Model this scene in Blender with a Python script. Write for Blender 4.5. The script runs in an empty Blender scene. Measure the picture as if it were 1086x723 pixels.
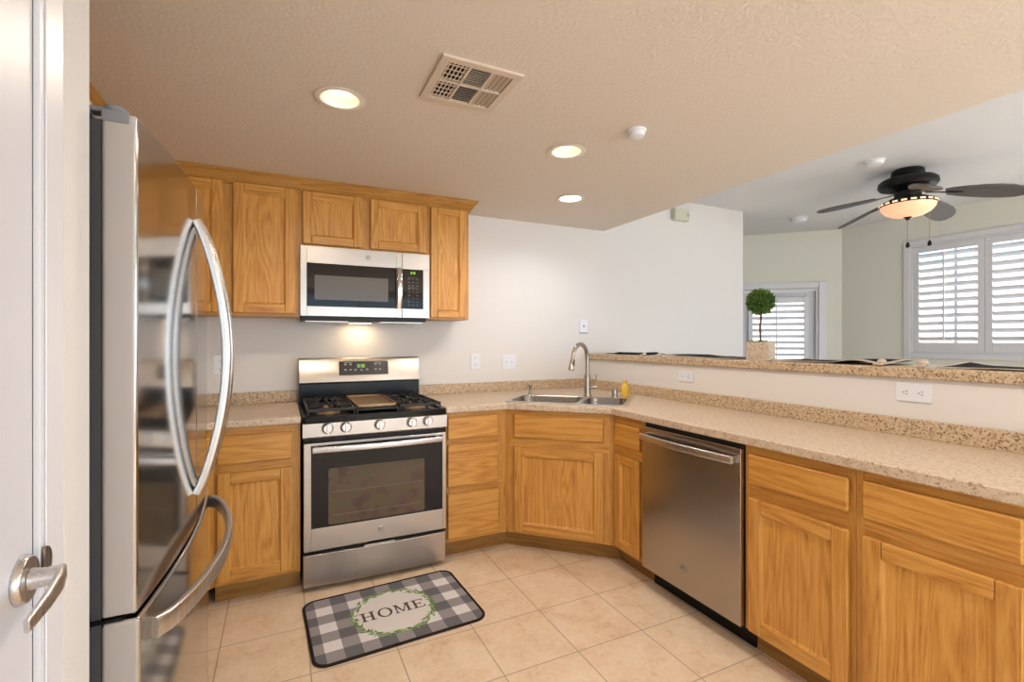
import bpy, bmesh, math, random
from mathutils import Vector, Matrix, Quaternion
random.seed(7)
scene = bpy.context.scene
COL = scene.collection
PI = math.pi

# ------------------------------------------------------------------ camera, world, exposure
F_PX = 508.03
YAW = 0.4489
cam = bpy.data.cameras.new('camera')
cam.sensor_fit = 'HORIZONTAL'
cam.sensor_width = 36.0
cam.lens = F_PX * 36.0 / 1086.0
cam.shift_y = -1.0 / 1086.0
cam.clip_start = 0.05
cam_ob = bpy.data.objects.new('camera', cam)
COL.objects.link(cam_ob)
cam_ob.location = (-0.0977, -3.336, 1.2965)
cam_ob.rotation_euler = (PI / 2, 0, -YAW)
scene.camera = cam_ob

scene.view_settings.view_transform = 'Standard'
scene.view_settings.look = 'None'
scene.view_settings.gamma = 1.0
scene.view_settings.use_curve_mapping = False
scene.view_settings.exposure = 0.14

WORLD_STRENGTH = 2.4
CAN_W = 20.0
REAR_W = 60.0
SUN_W = 14.0
SIDE_W = 52.0

world = bpy.data.worlds.new('sky')
scene.world = world
world.use_nodes = True
bgn = world.node_tree.nodes['Background']
bgn.inputs[0].default_value = (0.52, 0.77, 1.0, 1)
bgn.inputs[1].default_value = WORLD_STRENGTH


def area_light(name, loc, rot, sx, sy, power, color):
    l = bpy.data.lights.new(name, 'AREA')
    l.shape = 'RECTANGLE'
    l.size, l.size_y = sx, sy
    l.energy = power
    l.color = color
    o = bpy.data.objects.new(name, l)
    COL.objects.link(o)
    o.location = loc
    o.rotation_euler = rot
    return o


# fill light from two added, unseen windows (rear wall and window wall)
area_light('rear_fill_light', (2.50, -6.62, 1.20), (PI / 2 + 0.7, 0, 0), 5.0, 1.7, REAR_W, (0.94, 0.97, 1.0))  # tilted up so that it brightens the ceiling
area_light('side_fill_light', (5.95, -4.2, 1.55), (0, PI / 2, 0), 1.2, 1.9, SIDE_W, (0.62, 0.80, 1.0))


sun = bpy.data.lights.new('sun', 'SUN')
sun.energy = SUN_W
sun.angle = math.radians(1.0)
sun.color = (1.0, 0.95, 0.86)
sun_ob = bpy.data.objects.new('sun', sun)
COL.objects.link(sun_ob)
sun_ob.location = (0, -10, 10)
# shines through the added rear windows to bounce off the floor behind the camera, and onto the wall outside
sun_ob.rotation_euler = Vector((0.30, 0.62, -0.72)).to_track_quat('-Z', 'Y').to_euler()


# ------------------------------------------------------------------ helpers
def lin(c):
    return c / 12.92 if c <= 0.04045 else ((c + 0.055) / 1.055) ** 2.4


def srgb(r, g, b):
    return (lin(r / 255), lin(g / 255), lin(b / 255), 1)


class M:
    """collects geometry for ONE mesh object"""

    def __init__(self):
        self.v, self.f, self.m = [], [], []

    def add(self, vs, fs, mi=0):
        o = len(self.v)
        self.v += [Vector(p) for p in vs]
        self.f += [[i + o for i in f] for f in fs]
        self.m += [mi] * len(fs)
        return self

    def box(self, x0, x1, y0, y1, z0, z1, mi=0):
        if x0 > x1: x0, x1 = x1, x0
        if y0 > y1: y0, y1 = y1, y0
        if z0 > z1: z0, z1 = z1, z0
        return self.add([(x0, y0, z0), (x1, y0, z0), (x1, y1, z0), (x0, y1, z0), (x0, y0, z1), (x1, y0, z1), (x1, y1, z1), (x0, y1, z1)],
                        [(0, 3, 2, 1), (4, 5, 6, 7), (0, 1, 5, 4), (1, 2, 6, 5), (2, 3, 7, 6), (3, 0, 4, 7)], mi)

    def prism(self, poly, a, b, mi=0, axis='z'):
        """extrude a 2D polygon along an axis; axis z: (x,y), axis y: (x,z), axis x: (y,z)"""
        n = len(poly)

        def P(p, t):
            return (p[0], p[1], t) if axis == 'z' else ((p[0], t, p[1]) if axis == 'y' else (t, p[0], p[1]))
        vs = [P(p, a) for p in poly] + [P(p, b) for p in poly]
        fs = [list(range(n))[::-1], list(range(n, 2 * n))]
        for i in range(n):
            j = (i + 1) % n
            fs.append([i, j, n + j, n + i])
        return self.add(vs, fs, mi)

    def prism_holes(self, outer, holes, a, b, mi=0):
        bm = bmesh.new()
        loops = []
        edges = []
        for L in [outer] + holes:
            vs = [bm.verts.new((p[0], p[1], 0)) for p in L]
            loops.append(vs)
            for i in range(len(vs)):
                edges.append(bm.edges.new((vs[i], vs[(i + 1) % len(vs)])))
        bm.verts.index_update()
        bmesh.ops.triangle_fill(bm, use_beauty=True, use_dissolve=False, edges=edges)
        rim = set(edges)
        bmesh.ops.dissolve_limit(bm, angle_limit=0.02, use_dissolve_boundaries=False, verts=[], edges=[e for e in bm.edges if len(e.link_faces) == 2], delimit=set())
        bm.verts.index_update()
        pts = [(v.co.x, v.co.y) for v in bm.verts]
        tris = [[v.index for v in f.verts] for f in bm.faces]
        lp = [[v.index for v in L] for L in loops]
        bm.free()
        n = len(pts)
        vs = [(p[0], p[1], a) for p in pts] + [(p[0], p[1], b) for p in pts]
        fs = [t[::-1] for t in tris] + [[i + n for i in t] for t in tris]
        for L in lp:
            for i in range(len(L)):
                p, q = L[i], L[(i + 1) % len(L)]
                fs.append([p, q, n + q, n + p])
        return self.add(vs, fs, mi)

    def lathe(self, prof, c=(0, 0, 0), axis='z', n=32, mi=0, cap0=True, cap1=True):
        """prof: list of (radius, height)"""
        vs = []

        def P(r, h, t):
            a, b2 = r * math.cos(t), r * math.sin(t)
            if axis == 'z': return (c[0] + a, c[1] + b2, c[2] + h)
            if axis == 'y': return (c[0] + a, c[1] + h, c[2] + b2)
            return (c[0] + h, c[1] + a, c[2] + b2)
        for r, h in prof:
            vs += [P(max(r, 1e-5), h, 2 * PI * k / n) for k in range(n)]
        fs = []
        for i in range(len(prof) - 1):
            for k in range(n):
                k2 = (k + 1) % n
                fs.append([i * n + k, i * n + k2, (i + 1) * n + k2, (i + 1) * n + k])
        if cap0: fs.append(list(range(n))[::-1])
        if cap1: fs.append([(len(prof) - 1) * n + k for k in range(n)])
        return self.add(vs, fs, mi)

    def sweep(self, pts, sec, up=(0, 0, 1), mi=0, cap=True, scale=None):
        """sweep a closed 2D section (side, up) along a polyline"""
        pts = [Vector(p) for p in pts]
        up = Vector(up)
        n = len(sec)
        vs = []
        for i, p in enumerate(pts):
            d = (pts[min(i + 1, len(pts) - 1)] - pts[max(i - 1, 0)]).normalized()
            s = d.cross(up)
            if s.length < 1e-4: s = d.cross(Vector((1, 0, 0)))
            s.normalize()
            u = s.cross(d).normalized()
            k = scale[i] if scale else 1.0
            vs += [p + s * (a * k) + u * (b * k) for a, b in sec]
        fs = []
        for i in range(len(pts) - 1):
            for k in range(n):
                k2 = (k + 1) % n
                fs.append([i * n + k, i * n + k2, (i + 1) * n + k2, (i + 1) * n + k])
        if cap:
            fs.append(list(range(n))[::-1])
            fs.append([(len(pts) - 1) * n + k for k in range(n)])
        return self.add(vs, fs, mi)

    def tube(self, pts, r, n=12, mi=0, up=(0, 0, 1), scale=None):
        return self.sweep(pts, [(r * math.cos(2 * PI * k / n), r * math.sin(2 * PI * k / n)) for k in range(n)], up, mi, True, scale)

    def loft(self, rings, mi=0, cap0=False, cap1=False):
        n = len(rings[0])
        vs = [p for R in rings for p in R]
        fs = []
        for i in range(len(rings) - 1):
            for k in range(n):
                k2 = (k + 1) % n
                fs.append([i * n + k, i * n + k2, (i + 1) * n + k2, (i + 1) * n + k])
        if cap0: fs.append(list(range(n))[::-1])
        if cap1: fs.append([(len(rings) - 1) * n + k for k in range(n)])
        return self.add(vs, fs, mi)

    def xform(self, mat):
        self.v = [mat @ p for p in self.v]
        return self

    def build(self, name, mats, parent=None, loc=None, local=False, bevel=0.0, seg=2, angle=35, fix=True):
        """link as one object. Coordinates are world ones unless local=True; the parent's own place is subtracted."""
        off = Vector((0, 0, 0))
        if not local:
            q = parent
            while q is not None:
                off += Vector(q.location)
                q = q.parent
        if loc is not None and parent is None:
            off = Vector(loc)
        me = bpy.data.meshes.new(name)
        me.from_pydata([tuple(p - off) for p in self.v] if not (local and loc is not None) else [tuple(p) for p in self.v], [], self.f)
        if not isinstance(mats, (list, tuple)): mats = [mats]
        for m in mats: me.materials.append(m)
        me.polygons.foreach_set('material_index', self.m)
        if fix:
            bm = bmesh.new()
            bm.from_mesh(me)
            bmesh.ops.recalc_face_normals(bm, faces=bm.faces)
            bm.to_mesh(me)
            bm.free()
        me.polygons.foreach_set('use_smooth', [True] * len(me.polygons))
        me.set_sharp_from_angle(angle=math.radians(angle))
        me.update()
        o = bpy.data.objects.new(name, me)
        COL.objects.link(o)
        if parent is not None: o.parent = parent
        if loc is not None: o.location = loc
        if bevel > 0:
            b = o.modifiers.new('bevel', 'BEVEL')
            b.width = bevel
            b.segments = seg
            b.limit_method = 'ANGLE'
            b.angle_limit = math.radians(40)
            b.harden_normals = True
        return o


def tag(o, label, cat, group=None):
    o['label'] = label
    o['category'] = cat
    if group: o['group'] = group
    return o


def thing(name, label, cat, loc=(0, 0, 0), rz=0.0, group=None):
    o = bpy.data.objects.new(name, None)
    COL.objects.link(o)
    o.empty_display_size = 0.1
    o.location = loc
    o.rotation_euler = (0, 0, rz)
    return tag(o, label, cat, group)


def struct(o):
    o['kind'] = 'structure'
    return o


def struct_empty(name, loc=(0, 0, 0), rz=0.0):
    o = bpy.data.objects.new(name, None)
    COL.objects.link(o)
    o.location = loc
    o.rotation_euler = (0, 0, rz)
    o['kind'] = 'structure'
    return o


def rrect(x0, x1, y0, y1, r, n=6):
    pts = []
    for cx, cy, a0 in ((x1 - r, y0 + r, -90), (x1 - r, y1 - r, 0), (x0 + r, y1 - r, 90), (x0 + r, y0 + r, 180)):
        for k in range(n + 1):
            a = math.radians(a0 + 90 * k / n)
            pts.append((cx + r * math.cos(a), cy + r * math.sin(a)))
    return pts


def rsec(w, h, r, n=3):
    return rrect(-w / 2, w / 2, -h / 2, h / 2, r, n)


def circle(cx, cy, r, n=32):
    return [(cx + r * math.cos(2 * PI * k / n), cy + r * math.sin(2 * PI * k / n)) for k in range(n)]


# ------------------------------------------------------------------ materials
def new_mat(name):
    m = bpy.data.materials.new(name)
    m.use_nodes = True
    nt = m.node_tree
    return m, nt, nt.nodes['Principled BSDF']


def N(nt, typ, **kw):
    n = nt.nodes.new(typ)
    for k, v in kw.items():
        if k.startswith('i_'):
            n.inputs[k[2:].replace('_', ' ')].default_value = v
        else:
            setattr(n, k, v)
    return n


def ramp(nt, stops):
    r = nt.nodes.new('ShaderNodeValToRGB')
    e = r.color_ramp.elements
    while len(e) < len(stops): e.new(0.5)
    for i, (p, c) in enumerate(stops):
        e[i].position = p
        e[i].color = c
    return r


def coords(nt, scale=(1, 1, 1), rnd=False):
    tc = N(nt, 'ShaderNodeTexCoord')
    mp = N(nt, 'ShaderNodeMapping')
    mp.inputs['Scale'].default_value = scale
    if rnd:
        oi = N(nt, 'ShaderNodeObjectInfo')
        ad = N(nt, 'ShaderNodeVectorMath', operation='MULTIPLY_ADD')
        cb = N(nt, 'ShaderNodeCombineXYZ')
        for k in range(3): nt.links.new(oi.outputs['Random'], cb.inputs[k])
        ad.inputs[1].default_value = (17.3, 9.1, 23.7)
        nt.links.new(cb.outputs[0], ad.inputs[0])
        nt.links.new(tc.outputs['Object'], ad.inputs[2])
        nt.links.new(ad.outputs[0], mp.inputs['Vector'])
    else:
        nt.links.new(tc.outputs['Object'], mp.inputs['Vector'])
    return mp.outputs[0]


def add_bump(nt, bs, height, strength, dist):
    b = N(nt, 'ShaderNodeBump')
    b.inputs['Strength'].default_value = strength
    b.inputs['Distance'].default_value = dist
    nt.links.new(height, b.inputs['Height'])
    nt.links.new(b.outputs[0], bs.inputs['Normal'])


def plain(name, col, rough=0.5, metal=0.0, emit=0.0, noise=0.0, spec=0.5):
    m, nt, bs = new_mat(name)
    bs.inputs['Base Color'].default_value = col
    bs.inputs['Roughness'].default_value = rough
    bs.inputs['Metallic'].default_value = metal
    bs.inputs['Specular IOR Level'].default_value = spec
    if emit > 0:
        bs.inputs['Emission Color'].default_value = col
        bs.inputs['Emission Strength'].default_value = emit
    # faint procedural variation so that the surface is not dead flat
    v = coords(nt, (1, 1, 1))
    n = N(nt, 'ShaderNodeTexNoise', i_Scale=40.0, i_Detail=3.0)
    nt.links.new(v, n.inputs['Vector'])
    mr = N(nt, 'ShaderNodeMapRange')
    mr.inputs['To Min'].default_value = max(0.0, rough - 0.03)
    mr.inputs['To Max'].default_value = min(1.0, rough + 0.03)
    nt.links.new(n.outputs[0], mr.inputs['Value'])
    nt.links.new(mr.outputs[0], bs.inputs['Roughness'])
    if noise > 0: add_bump(nt, bs, n.outputs[0], noise, 0.002)
    return m


def plaster(name, col, scale, strength, dist, rough=0.8):
    m, nt, bs = new_mat(name)
    bs.inputs['Base Color'].default_value = col
    bs.inputs['Roughness'].default_value = rough
    bs.inputs['Specular IOR Level'].default_value = 0.3
    v = coords(nt)
    n = N(nt, 'ShaderNodeTexNoise', i_Scale=scale, i_Detail=4.0, i_Roughness=0.55)
    nt.links.new(v, n.inputs['Vector'])
    r = ramp(nt, [(0.35, (0, 0, 0, 1)), (0.65, (1, 1, 1, 1))])
    nt.links.new(n.outputs[0], r.inputs[0])
    add_bump(nt, bs, r.outputs[0], strength, dist)
    return m


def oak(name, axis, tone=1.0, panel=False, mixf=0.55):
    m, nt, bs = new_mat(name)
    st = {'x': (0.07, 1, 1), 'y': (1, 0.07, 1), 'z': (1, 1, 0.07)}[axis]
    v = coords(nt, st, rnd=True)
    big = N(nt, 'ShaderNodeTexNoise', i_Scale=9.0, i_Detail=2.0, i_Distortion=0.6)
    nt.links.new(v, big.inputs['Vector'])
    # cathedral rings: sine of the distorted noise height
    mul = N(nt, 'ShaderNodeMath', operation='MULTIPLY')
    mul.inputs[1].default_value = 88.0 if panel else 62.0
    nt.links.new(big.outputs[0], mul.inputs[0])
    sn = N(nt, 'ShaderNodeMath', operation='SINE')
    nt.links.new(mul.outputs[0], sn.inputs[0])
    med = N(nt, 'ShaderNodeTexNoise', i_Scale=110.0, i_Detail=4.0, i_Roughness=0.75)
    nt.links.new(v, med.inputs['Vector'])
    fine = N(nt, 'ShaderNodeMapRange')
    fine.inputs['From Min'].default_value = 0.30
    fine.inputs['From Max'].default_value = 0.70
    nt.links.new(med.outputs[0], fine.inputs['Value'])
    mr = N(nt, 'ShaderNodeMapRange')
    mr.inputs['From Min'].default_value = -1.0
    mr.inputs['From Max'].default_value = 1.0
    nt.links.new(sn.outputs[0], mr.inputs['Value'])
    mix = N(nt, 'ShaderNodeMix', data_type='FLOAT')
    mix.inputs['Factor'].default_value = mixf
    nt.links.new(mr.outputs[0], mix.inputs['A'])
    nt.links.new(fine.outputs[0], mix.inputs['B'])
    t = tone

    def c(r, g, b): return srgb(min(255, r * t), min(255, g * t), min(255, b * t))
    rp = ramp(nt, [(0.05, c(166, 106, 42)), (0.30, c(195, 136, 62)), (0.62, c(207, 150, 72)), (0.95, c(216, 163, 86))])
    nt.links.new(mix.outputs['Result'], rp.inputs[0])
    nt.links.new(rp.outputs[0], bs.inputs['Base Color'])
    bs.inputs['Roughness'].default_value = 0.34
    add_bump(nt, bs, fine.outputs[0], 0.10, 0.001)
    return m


def steel(name, col, rough, brush='x', bump=0.004):
    m, nt, bs = new_mat(name)
    bs.inputs['Base Color'].default_value = col
    bs.inputs['Metallic'].default_value = 1.0
    st = {'x': (1.5, 120, 120), 'y': (120, 1.5, 120), 'z': (120, 120, 1.5)}[brush]
    v = coords(nt, st)
    n = N(nt, 'ShaderNodeTexNoise', i_Scale=6.0, i_Detail=3.0)
    nt.links.new(v, n.inputs['Vector'])
    mr = N(nt, 'ShaderNodeMapRange')
    mr.inputs['To Min'].default_value = rough * 0.8
    mr.inputs['To Max'].default_value = rough * 1.25
    nt.links.new(n.outputs[0], mr.inputs['Value'])
    nt.links.new(mr.outputs[0], bs.inputs['Roughness'])
    if bump > 0: add_bump(nt, bs, n.outputs[0], bump, 0.0005)
    return m


def granite(name, light, mid, dark, scale=1.0, amount=0.5, rough=0.3):
    m, nt, bs = new_mat(name)
    v = coords(nt, (scale, scale, scale))
    n1 = N(nt, 'ShaderNodeTexNoise', i_Scale=75.0, i_Detail=5.0, i_Roughness=0.65)
    n2 = N(nt, 'ShaderNodeTexNoise', i_Scale=150.0, i_Detail=3.0, i_Roughness=0.6)
    vo = N(nt, 'ShaderNodeTexVoronoi', i_Scale=95.0)
    for n in (n1, n2, vo): nt.links.new(v, n.inputs['Vector'])
    r1 = ramp(nt, [(0.36, mid), (0.50, light), (0.66, light), (0.75, srgb(226, 210, 186))])
    nt.links.new(n1.outputs[0], r1.inputs[0])
    r2 = ramp(nt, [(0.60 - 0.1 * amount, (0, 0, 0, 1)), (0.68 - 0.06 * amount, (1, 1, 1, 1))])
    nt.links.new(n2.outputs[0], r2.inputs[0])
    mx = N(nt, 'ShaderNodeMix', data_type='RGBA')
    nt.links.new(r2.outputs[0], mx.inputs[0])
    nt.links.new(r1.outputs[0], mx.inputs[6])
    mx.inputs[7].default_value = dark
    r3 = ramp(nt, [(0.10, (1, 1, 1, 1)), (0.22, (0, 0, 0, 1))])
    nt.links.new(vo.outputs[0], r3.inputs[0])
    sc = N(nt, 'ShaderNodeMath', operation='MULTIPLY')
    sc.inputs[1].default_value = 0.55 * amount
    nt.links.new(r3.outputs[0], sc.inputs[0])
    mx2 = N(nt, 'ShaderNodeMix', data_type='RGBA')
    nt.links.new(sc.outputs[0], mx2.inputs[0])
    nt.links.new(mx.outputs[2], mx2.inputs[6])
    mx2.inputs[7].default_value = srgb(150, 118, 84)
    nt.links.new(mx2.outputs[2], bs.inputs['Base Color'])
    bs.inputs['Roughness'].default_value = rough
    return m


def tile_floor(name):
    m, nt, bs = new_mat(name)
    tc = N(nt, 'ShaderNodeTexCoord')
    mp = N(nt, 'ShaderNodeMapping')
    mp.inputs['Location'].default_value = (-1.354 + 0.337 * 20, 1.32 + 0.338 * 30, 0)
    nt.links.new(tc.outputs['Object'], mp.inputs['Vector'])
    br = N(nt, 'ShaderNodeTexBrick')
    br.offset = 0.0
    br.squash = 1.0
    br.inputs['Scale'].default_value = 1.0
    br.inputs['Brick Width'].default_value = 0.337
    br.inputs['Row Height'].default_value = 0.338
    br.inputs['Mortar Size'].default_value = 0.0028
    br.inputs['Mortar Smooth'].default_value = 0.2
    br.inputs['Bias'].default_value = 0.0
    br.inputs['Color1'].default_value = (0.45, 0.45, 0.45, 1)
    br.inputs['Color2'].default_value = (0.55, 0.55, 0.55, 1)
    br.inputs['Mortar'].default_value = (0, 0, 0, 1)
    nt.links.new(mp.outputs[0], br.inputs['Vector'])
    n1 = N(nt, 'ShaderNodeTexNoise', i_Scale=7.0, i_Detail=6.0, i_Roughness=0.65, i_Distortion=0.5)
    n2 = N(nt, 'ShaderNodeTexNoise', i_Scale=45.0, i_Detail=4.0, i_Roughness=0.6)
    nt.links.new(tc.outputs['Object'], n1.inputs['Vector'])
    nt.links.new(tc.outputs['Object'], n2.inputs['Vector'])
    ad = N(nt, 'ShaderNodeMix', data_type='FLOAT')
    ad.inputs['Factor'].default_value = 0.35
    nt.links.new(n1.outputs[0], ad.inputs['A'])
    nt.links.new(n2.outputs[0], ad.inputs['B'])
    rp = ramp(nt, [(0.33, srgb(212, 180, 146)), (0.45, srgb(228, 203, 173)), (0.57, srgb(235, 214, 188)), (0.70, srgb(240, 224, 203))])
    nt.links.new(ad.outputs['Result'], rp.inputs[0])
    mx = N(nt, 'ShaderNodeMix', data_type='RGBA')
    nt.links.new(br.outputs['Fac'], mx.inputs[0])
    nt.links.new(rp.outputs[0], mx.inputs[6])
    mx.inputs[7].default_value = srgb(182, 160, 136)
    nt.links.new(mx.outputs[2], bs.inputs['Base Color'])
    bs.inputs['Roughness'].default_value = 0.42
    inv = N(nt, 'ShaderNodeMath', operation='SUBTRACT')
    inv.inputs[0].default_value = 1.0
    nt.links.new(br.outputs['Fac'], inv.inputs[1])
    add_bump(nt, bs, inv.outputs[0], 0.4, 0.002)
    return m


def gingham(name):
    """buffalo check: two crossing sets of stripes woven together"""
    m, nt, bs = new_mat(name)
    tc = N(nt, 'ShaderNodeTexCoord')
    sep = N(nt, 'ShaderNodeSeparateXYZ')
    nt.links.new(tc.outputs['Object'], sep.inputs[0])
    outs = []
    for ax, ph in ((0, 0.0), (1, 0.0)):
        a = N(nt, 'ShaderNodeMath', operation='MULTIPLY_ADD')
        a.inputs[1].default_value = 1 / 0.1455
        a.inputs[2].default_value = 10.0 + (0.25 if ax == 0 else 0.25)
        nt.links.new(sep.outputs[ax], a.inputs[0])
        fr = N(nt, 'ShaderNodeMath', operation='FRACT')
        nt.links.new(a.outputs[0], fr.inputs[0])
        gt = N(nt, 'ShaderNodeMath', operation='GREATER_THAN')
        gt.inputs[1].default_value = 0.5
        nt.links.new(fr.outputs[0], gt.inputs[0])
        outs.append(gt)
    sm = N(nt, 'ShaderNodeMath', operation='ADD')
    nt.links.new(outs[0].outputs[0], sm.inputs[0])
    nt.links.new(outs[1].outputs[0], sm.inputs[1])
    hv = N(nt, 'ShaderNodeMath', operation='MULTIPLY')
    hv.inputs[1].default_value = 0.5
    nt.links.new(sm.outputs[0], hv.inputs[0])
    rp = ramp(nt, [(0.0, srgb(240, 237, 238)), (0.25, srgb(164, 160, 163)), (0.75, srgb(118, 117, 123))])
    rp.color_ramp.interpolation = 'CONSTANT'
    nt.links.new(hv.outputs[0], rp.inputs[0])
    ns = N(nt, 'ShaderNodeTexNoise', i_Scale=420.0, i_Detail=2.0)
    nt.links.new(tc.outputs['Object'], ns.inputs['Vector'])
    mx = N(nt, 'ShaderNodeMix', data_type='RGBA', blend_type='MULTIPLY')
    mx.inputs[0].default_value = 0.25
    nt.links.new(rp.outputs[0], mx.inputs[6])
    nt.links.new(ns.outputs[0], mx.inputs[7])
    nt.links.new(mx.outputs[2], bs.inputs['Base Color'])
    bs.inputs['Roughness'].default_value = 0.9
    bs.inputs['Specular IOR Level'].default_value = 0.1
    add_bump(nt, bs, ns.outputs[0], 0.4, 0.001)
    return m


def clear_glass(name, tint=(1, 1, 1, 1), gloss=0.08):
    m = bpy.data.materials.new(name)
    m.use_nodes = True
    nt = m.node_tree
    nt.nodes.clear()
    out = N(nt, 'ShaderNodeOutputMaterial')
    mix = N(nt, 'ShaderNodeMixShader')
    mix.inputs[0].default_value = gloss
    tr = N(nt, 'ShaderNodeBsdfTransparent')
    tr.inputs[0].default_value = tint
    gl = N(nt, 'ShaderNodeBsdfGlossy')
    gl.inputs['Roughness'].default_value = 0.03
    nt.links.new(tr.outputs[0], mix.inputs[1])
    nt.links.new(gl.outputs[0], mix.inputs[2])
    nt.links.new(mix.outputs[0], out.inputs[0])
    return m


MT = {}
MT['wall'] = plaster('wall_paint', srgb(226, 222, 218), 90, 0.10, 0.002)
MT['wall_near'] = plaster('textured_wall_paint', srgb(216, 213, 210), 130, 0.30, 0.002)
MT['wall_living'] = plaster('pale_sage_wall_paint', srgb(224, 223, 212), 90, 0.10, 0.002)
MT['ceiling'] = plaster('textured_ceiling_paint', srgb(224, 214, 203), 75, 0.36, 0.003)
MT['ceiling_l'] = plaster('living_ceiling_paint', srgb(220, 220, 222), 85, 0.25, 0.003)
MT['trim'] = plain('white_trim_paint', srgb(218, 218, 222), 0.35)
MT['door'] = plain('white_door_paint', srgb(206, 206, 212), 0.4)
MT['floor'] = tile_floor('beige_ceramic_tile')
MT['oak_v'] = oak('honey_oak_vertical', 'z')
MT['oak_h'] = oak('honey_oak_horizontal', 'x')
MT['oak_p'] = oak('honey_oak_panel', 'z', 1.02, True)
MT['oak_frame'] = oak('honey_oak_frame', 'z', 0.96, False, 0.85)
MT['oak_y'] = oak('honey_oak_crown', 'y', 0.90)
MT['oak_crown'] = oak('honey_oak_moulding', 'x', 0.88)
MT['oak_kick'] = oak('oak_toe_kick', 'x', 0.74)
MT['counter'] = granite('beige_laminate', srgb(212, 193, 170), srgb(190, 164, 136), srgb(158, 128, 100), 0.7, 0.5, 0.32)
MT['splash'] = granite('speckled_laminate', srgb(212, 190, 160), srgb(190, 160, 122), srgb(124, 98, 74), 0.85, 1.0, 0.35)
MT['steel'] = steel('brushed_stainless', srgb(190, 182, 174), 0.30, 'x')
MT['steel_y'] = steel('brushed_stainless_dishwasher', srgb(178, 170, 162), 0.24, 'x')
MT['steel_fridge'] = steel('polished_stainless', srgb(190, 188, 186), 0.11, 'z', 0.01)
MT['steel_plain'] = steel('satin_stainless', srgb(204, 201, 198), 0.28, 'z', 0.0)
MT['door_edge'] = plain('pale_silver_door_edge', srgb(178, 170, 163), 0.4, metal=0.2)
MT['sink_bowl'] = steel('brushed_sink_steel', srgb(150, 147, 144), 0.2, 'x', 0.0)
MT['nickel'] = steel('brushed_nickel', srgb(176, 168, 158), 0.26, 'z', 0.0)
MT['chrome'] = steel('bright_chrome', srgb(220, 220, 220), 0.1, 'z', 0.0)
MT['black'] = plain('black_enamel', srgb(18, 15, 14), 0.22, spec=0.25)
MT['black_matte'] = plain('black_plastic', srgb(26, 24, 24), 0.5)
MT['iron'] = plain('cast_iron', srgb(38, 34, 33), 0.55, noise=0.2)
MT['dark_gray'] = plain('charcoal_paint', srgb(74, 74, 76), 0.4)
MT['gray'] = plain('gray_plastic', srgb(126, 126, 128), 0.5)
MT['glass_black'] = plain('black_glass', srgb(24, 19, 17), 0.06, spec=0.35)
MT['glass_oven'] = plain('dark_oven_glass', srgb(84, 68, 54), 0.10, spec=0.35)
_nt = MT['glass_oven'].node_tree
_n = N(_nt, 'ShaderNodeTexNoise', i_Scale=16.0, i_Detail=1.0)
_nt.links.new(coords(_nt), _n.inputs['Vector'])
_r = ramp(_nt, [(0.30, srgb(84, 66, 56)), (0.5, srgb(98, 80, 64)), (0.70, srgb(92, 84, 60))])
_nt.links.new(_n.outputs[0], _r.inputs[0])
_nt.links.new(_r.outputs[0], _nt.nodes['Principled BSDF'].inputs['Base Color'])
MT['rack'] = plain('oven_rack_wire', srgb(112, 98, 86), 0.4)
MT['glass_mw'] = plain('smoked_microwave_screen', srgb(96, 92, 88), 0.14)
MT['panel_dark'] = plain('charcoal_control_glass', srgb(54, 49, 50), 0.2)
MT['white_plastic'] = plain('white_plastic', srgb(230, 232, 238), 0.4)
MT['ivory_plastic'] = plain('ivory_plastic', srgb(206, 208, 186), 0.5)
MT['print'] = plain('gray_printed_marks', srgb(176, 170, 164), 0.6)
MT['slot'] = plain('dark_socket_slot', srgb(60, 56, 54), 0.7)
MT['led_green'] = plain('green_display_digits', srgb(150, 200, 40), 0.5, emit=0.9)
MT['griddle'] = plain('seasoned_griddle_steel', srgb(150, 122, 88), 0.35, metal=0.6)
MT['brass'] = plain('burner_brass', srgb(170, 138, 104), 0.4, metal=0.5)
MT['bulb_warm'] = plain('lit_warm_bulb', (1.0, 0.82, 0.52, 1), 0.5, emit=3.2)
MT['bulb_cool'] = plain('lit_cool_lens', (0.92, 0.96, 1.0, 1), 0.5, emit=7.0)
MT['bulb_hood'] = plain('lit_hood_lens', (1.0, 0.74, 0.42, 1), 0.5, emit=6.0)
MT['can_white'] = plain('white_can_trim', srgb(236, 228, 216), 0.5)
MT['bowl'] = plain('amber_glass_bowl', (1.0, 0.56, 0.34, 1), 0.4, emit=0.5)
MT['fan_black'] = plain('black_fan_metal', srgb(13, 12, 13), 0.4, spec=0.3)
MT['fan_blade'] = plain('weathered_black_blade', srgb(104, 102, 102), 0.5, noise=0.1)
MT['bowl_cream'] = plain('lit_cream_glass_window', (1.0, 0.72, 0.46, 1), 0.4, emit=0.9)
MT['fabric_navy'] = plain('navy_cloth', srgb(38, 38, 46), 0.9, noise=0.3, spec=0.1)
MT['fabric_cream'] = plain('cream_cloth', srgb(198, 184, 168), 0.9, noise=0.3, spec=0.1)
MT['mat_check'] = gingham('gray_buffalo_check')
MT['mat_edge'] = plain('dark_brown_binding', srgb(48, 38, 36), 0.8, spec=0.1)
MT['mat_white'] = plain('cream_mat_print', srgb(226, 221, 219), 0.9, noise=0.2, spec=0.1)
MT['mat_text'] = plain('charcoal_mat_print', srgb(92, 82, 82), 0.9, spec=0.1)
MT['mat_leaf'] = plain('green_mat_print', srgb(136, 166, 110), 0.9, spec=0.1)
MT['mat_leaf2'] = plain('dark_green_mat_print', srgb(102, 136, 84), 0.9, spec=0.1)
MT['leaf'] = plain('boxwood_green', srgb(98, 132, 50), 0.55)
MT['leaf_dark'] = plain('deep_boxwood_green', srgb(58, 88, 34), 0.6)
MT['bark'] = plain('brown_bark', srgb(96, 76, 58), 0.9, noise=0.5)
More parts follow.
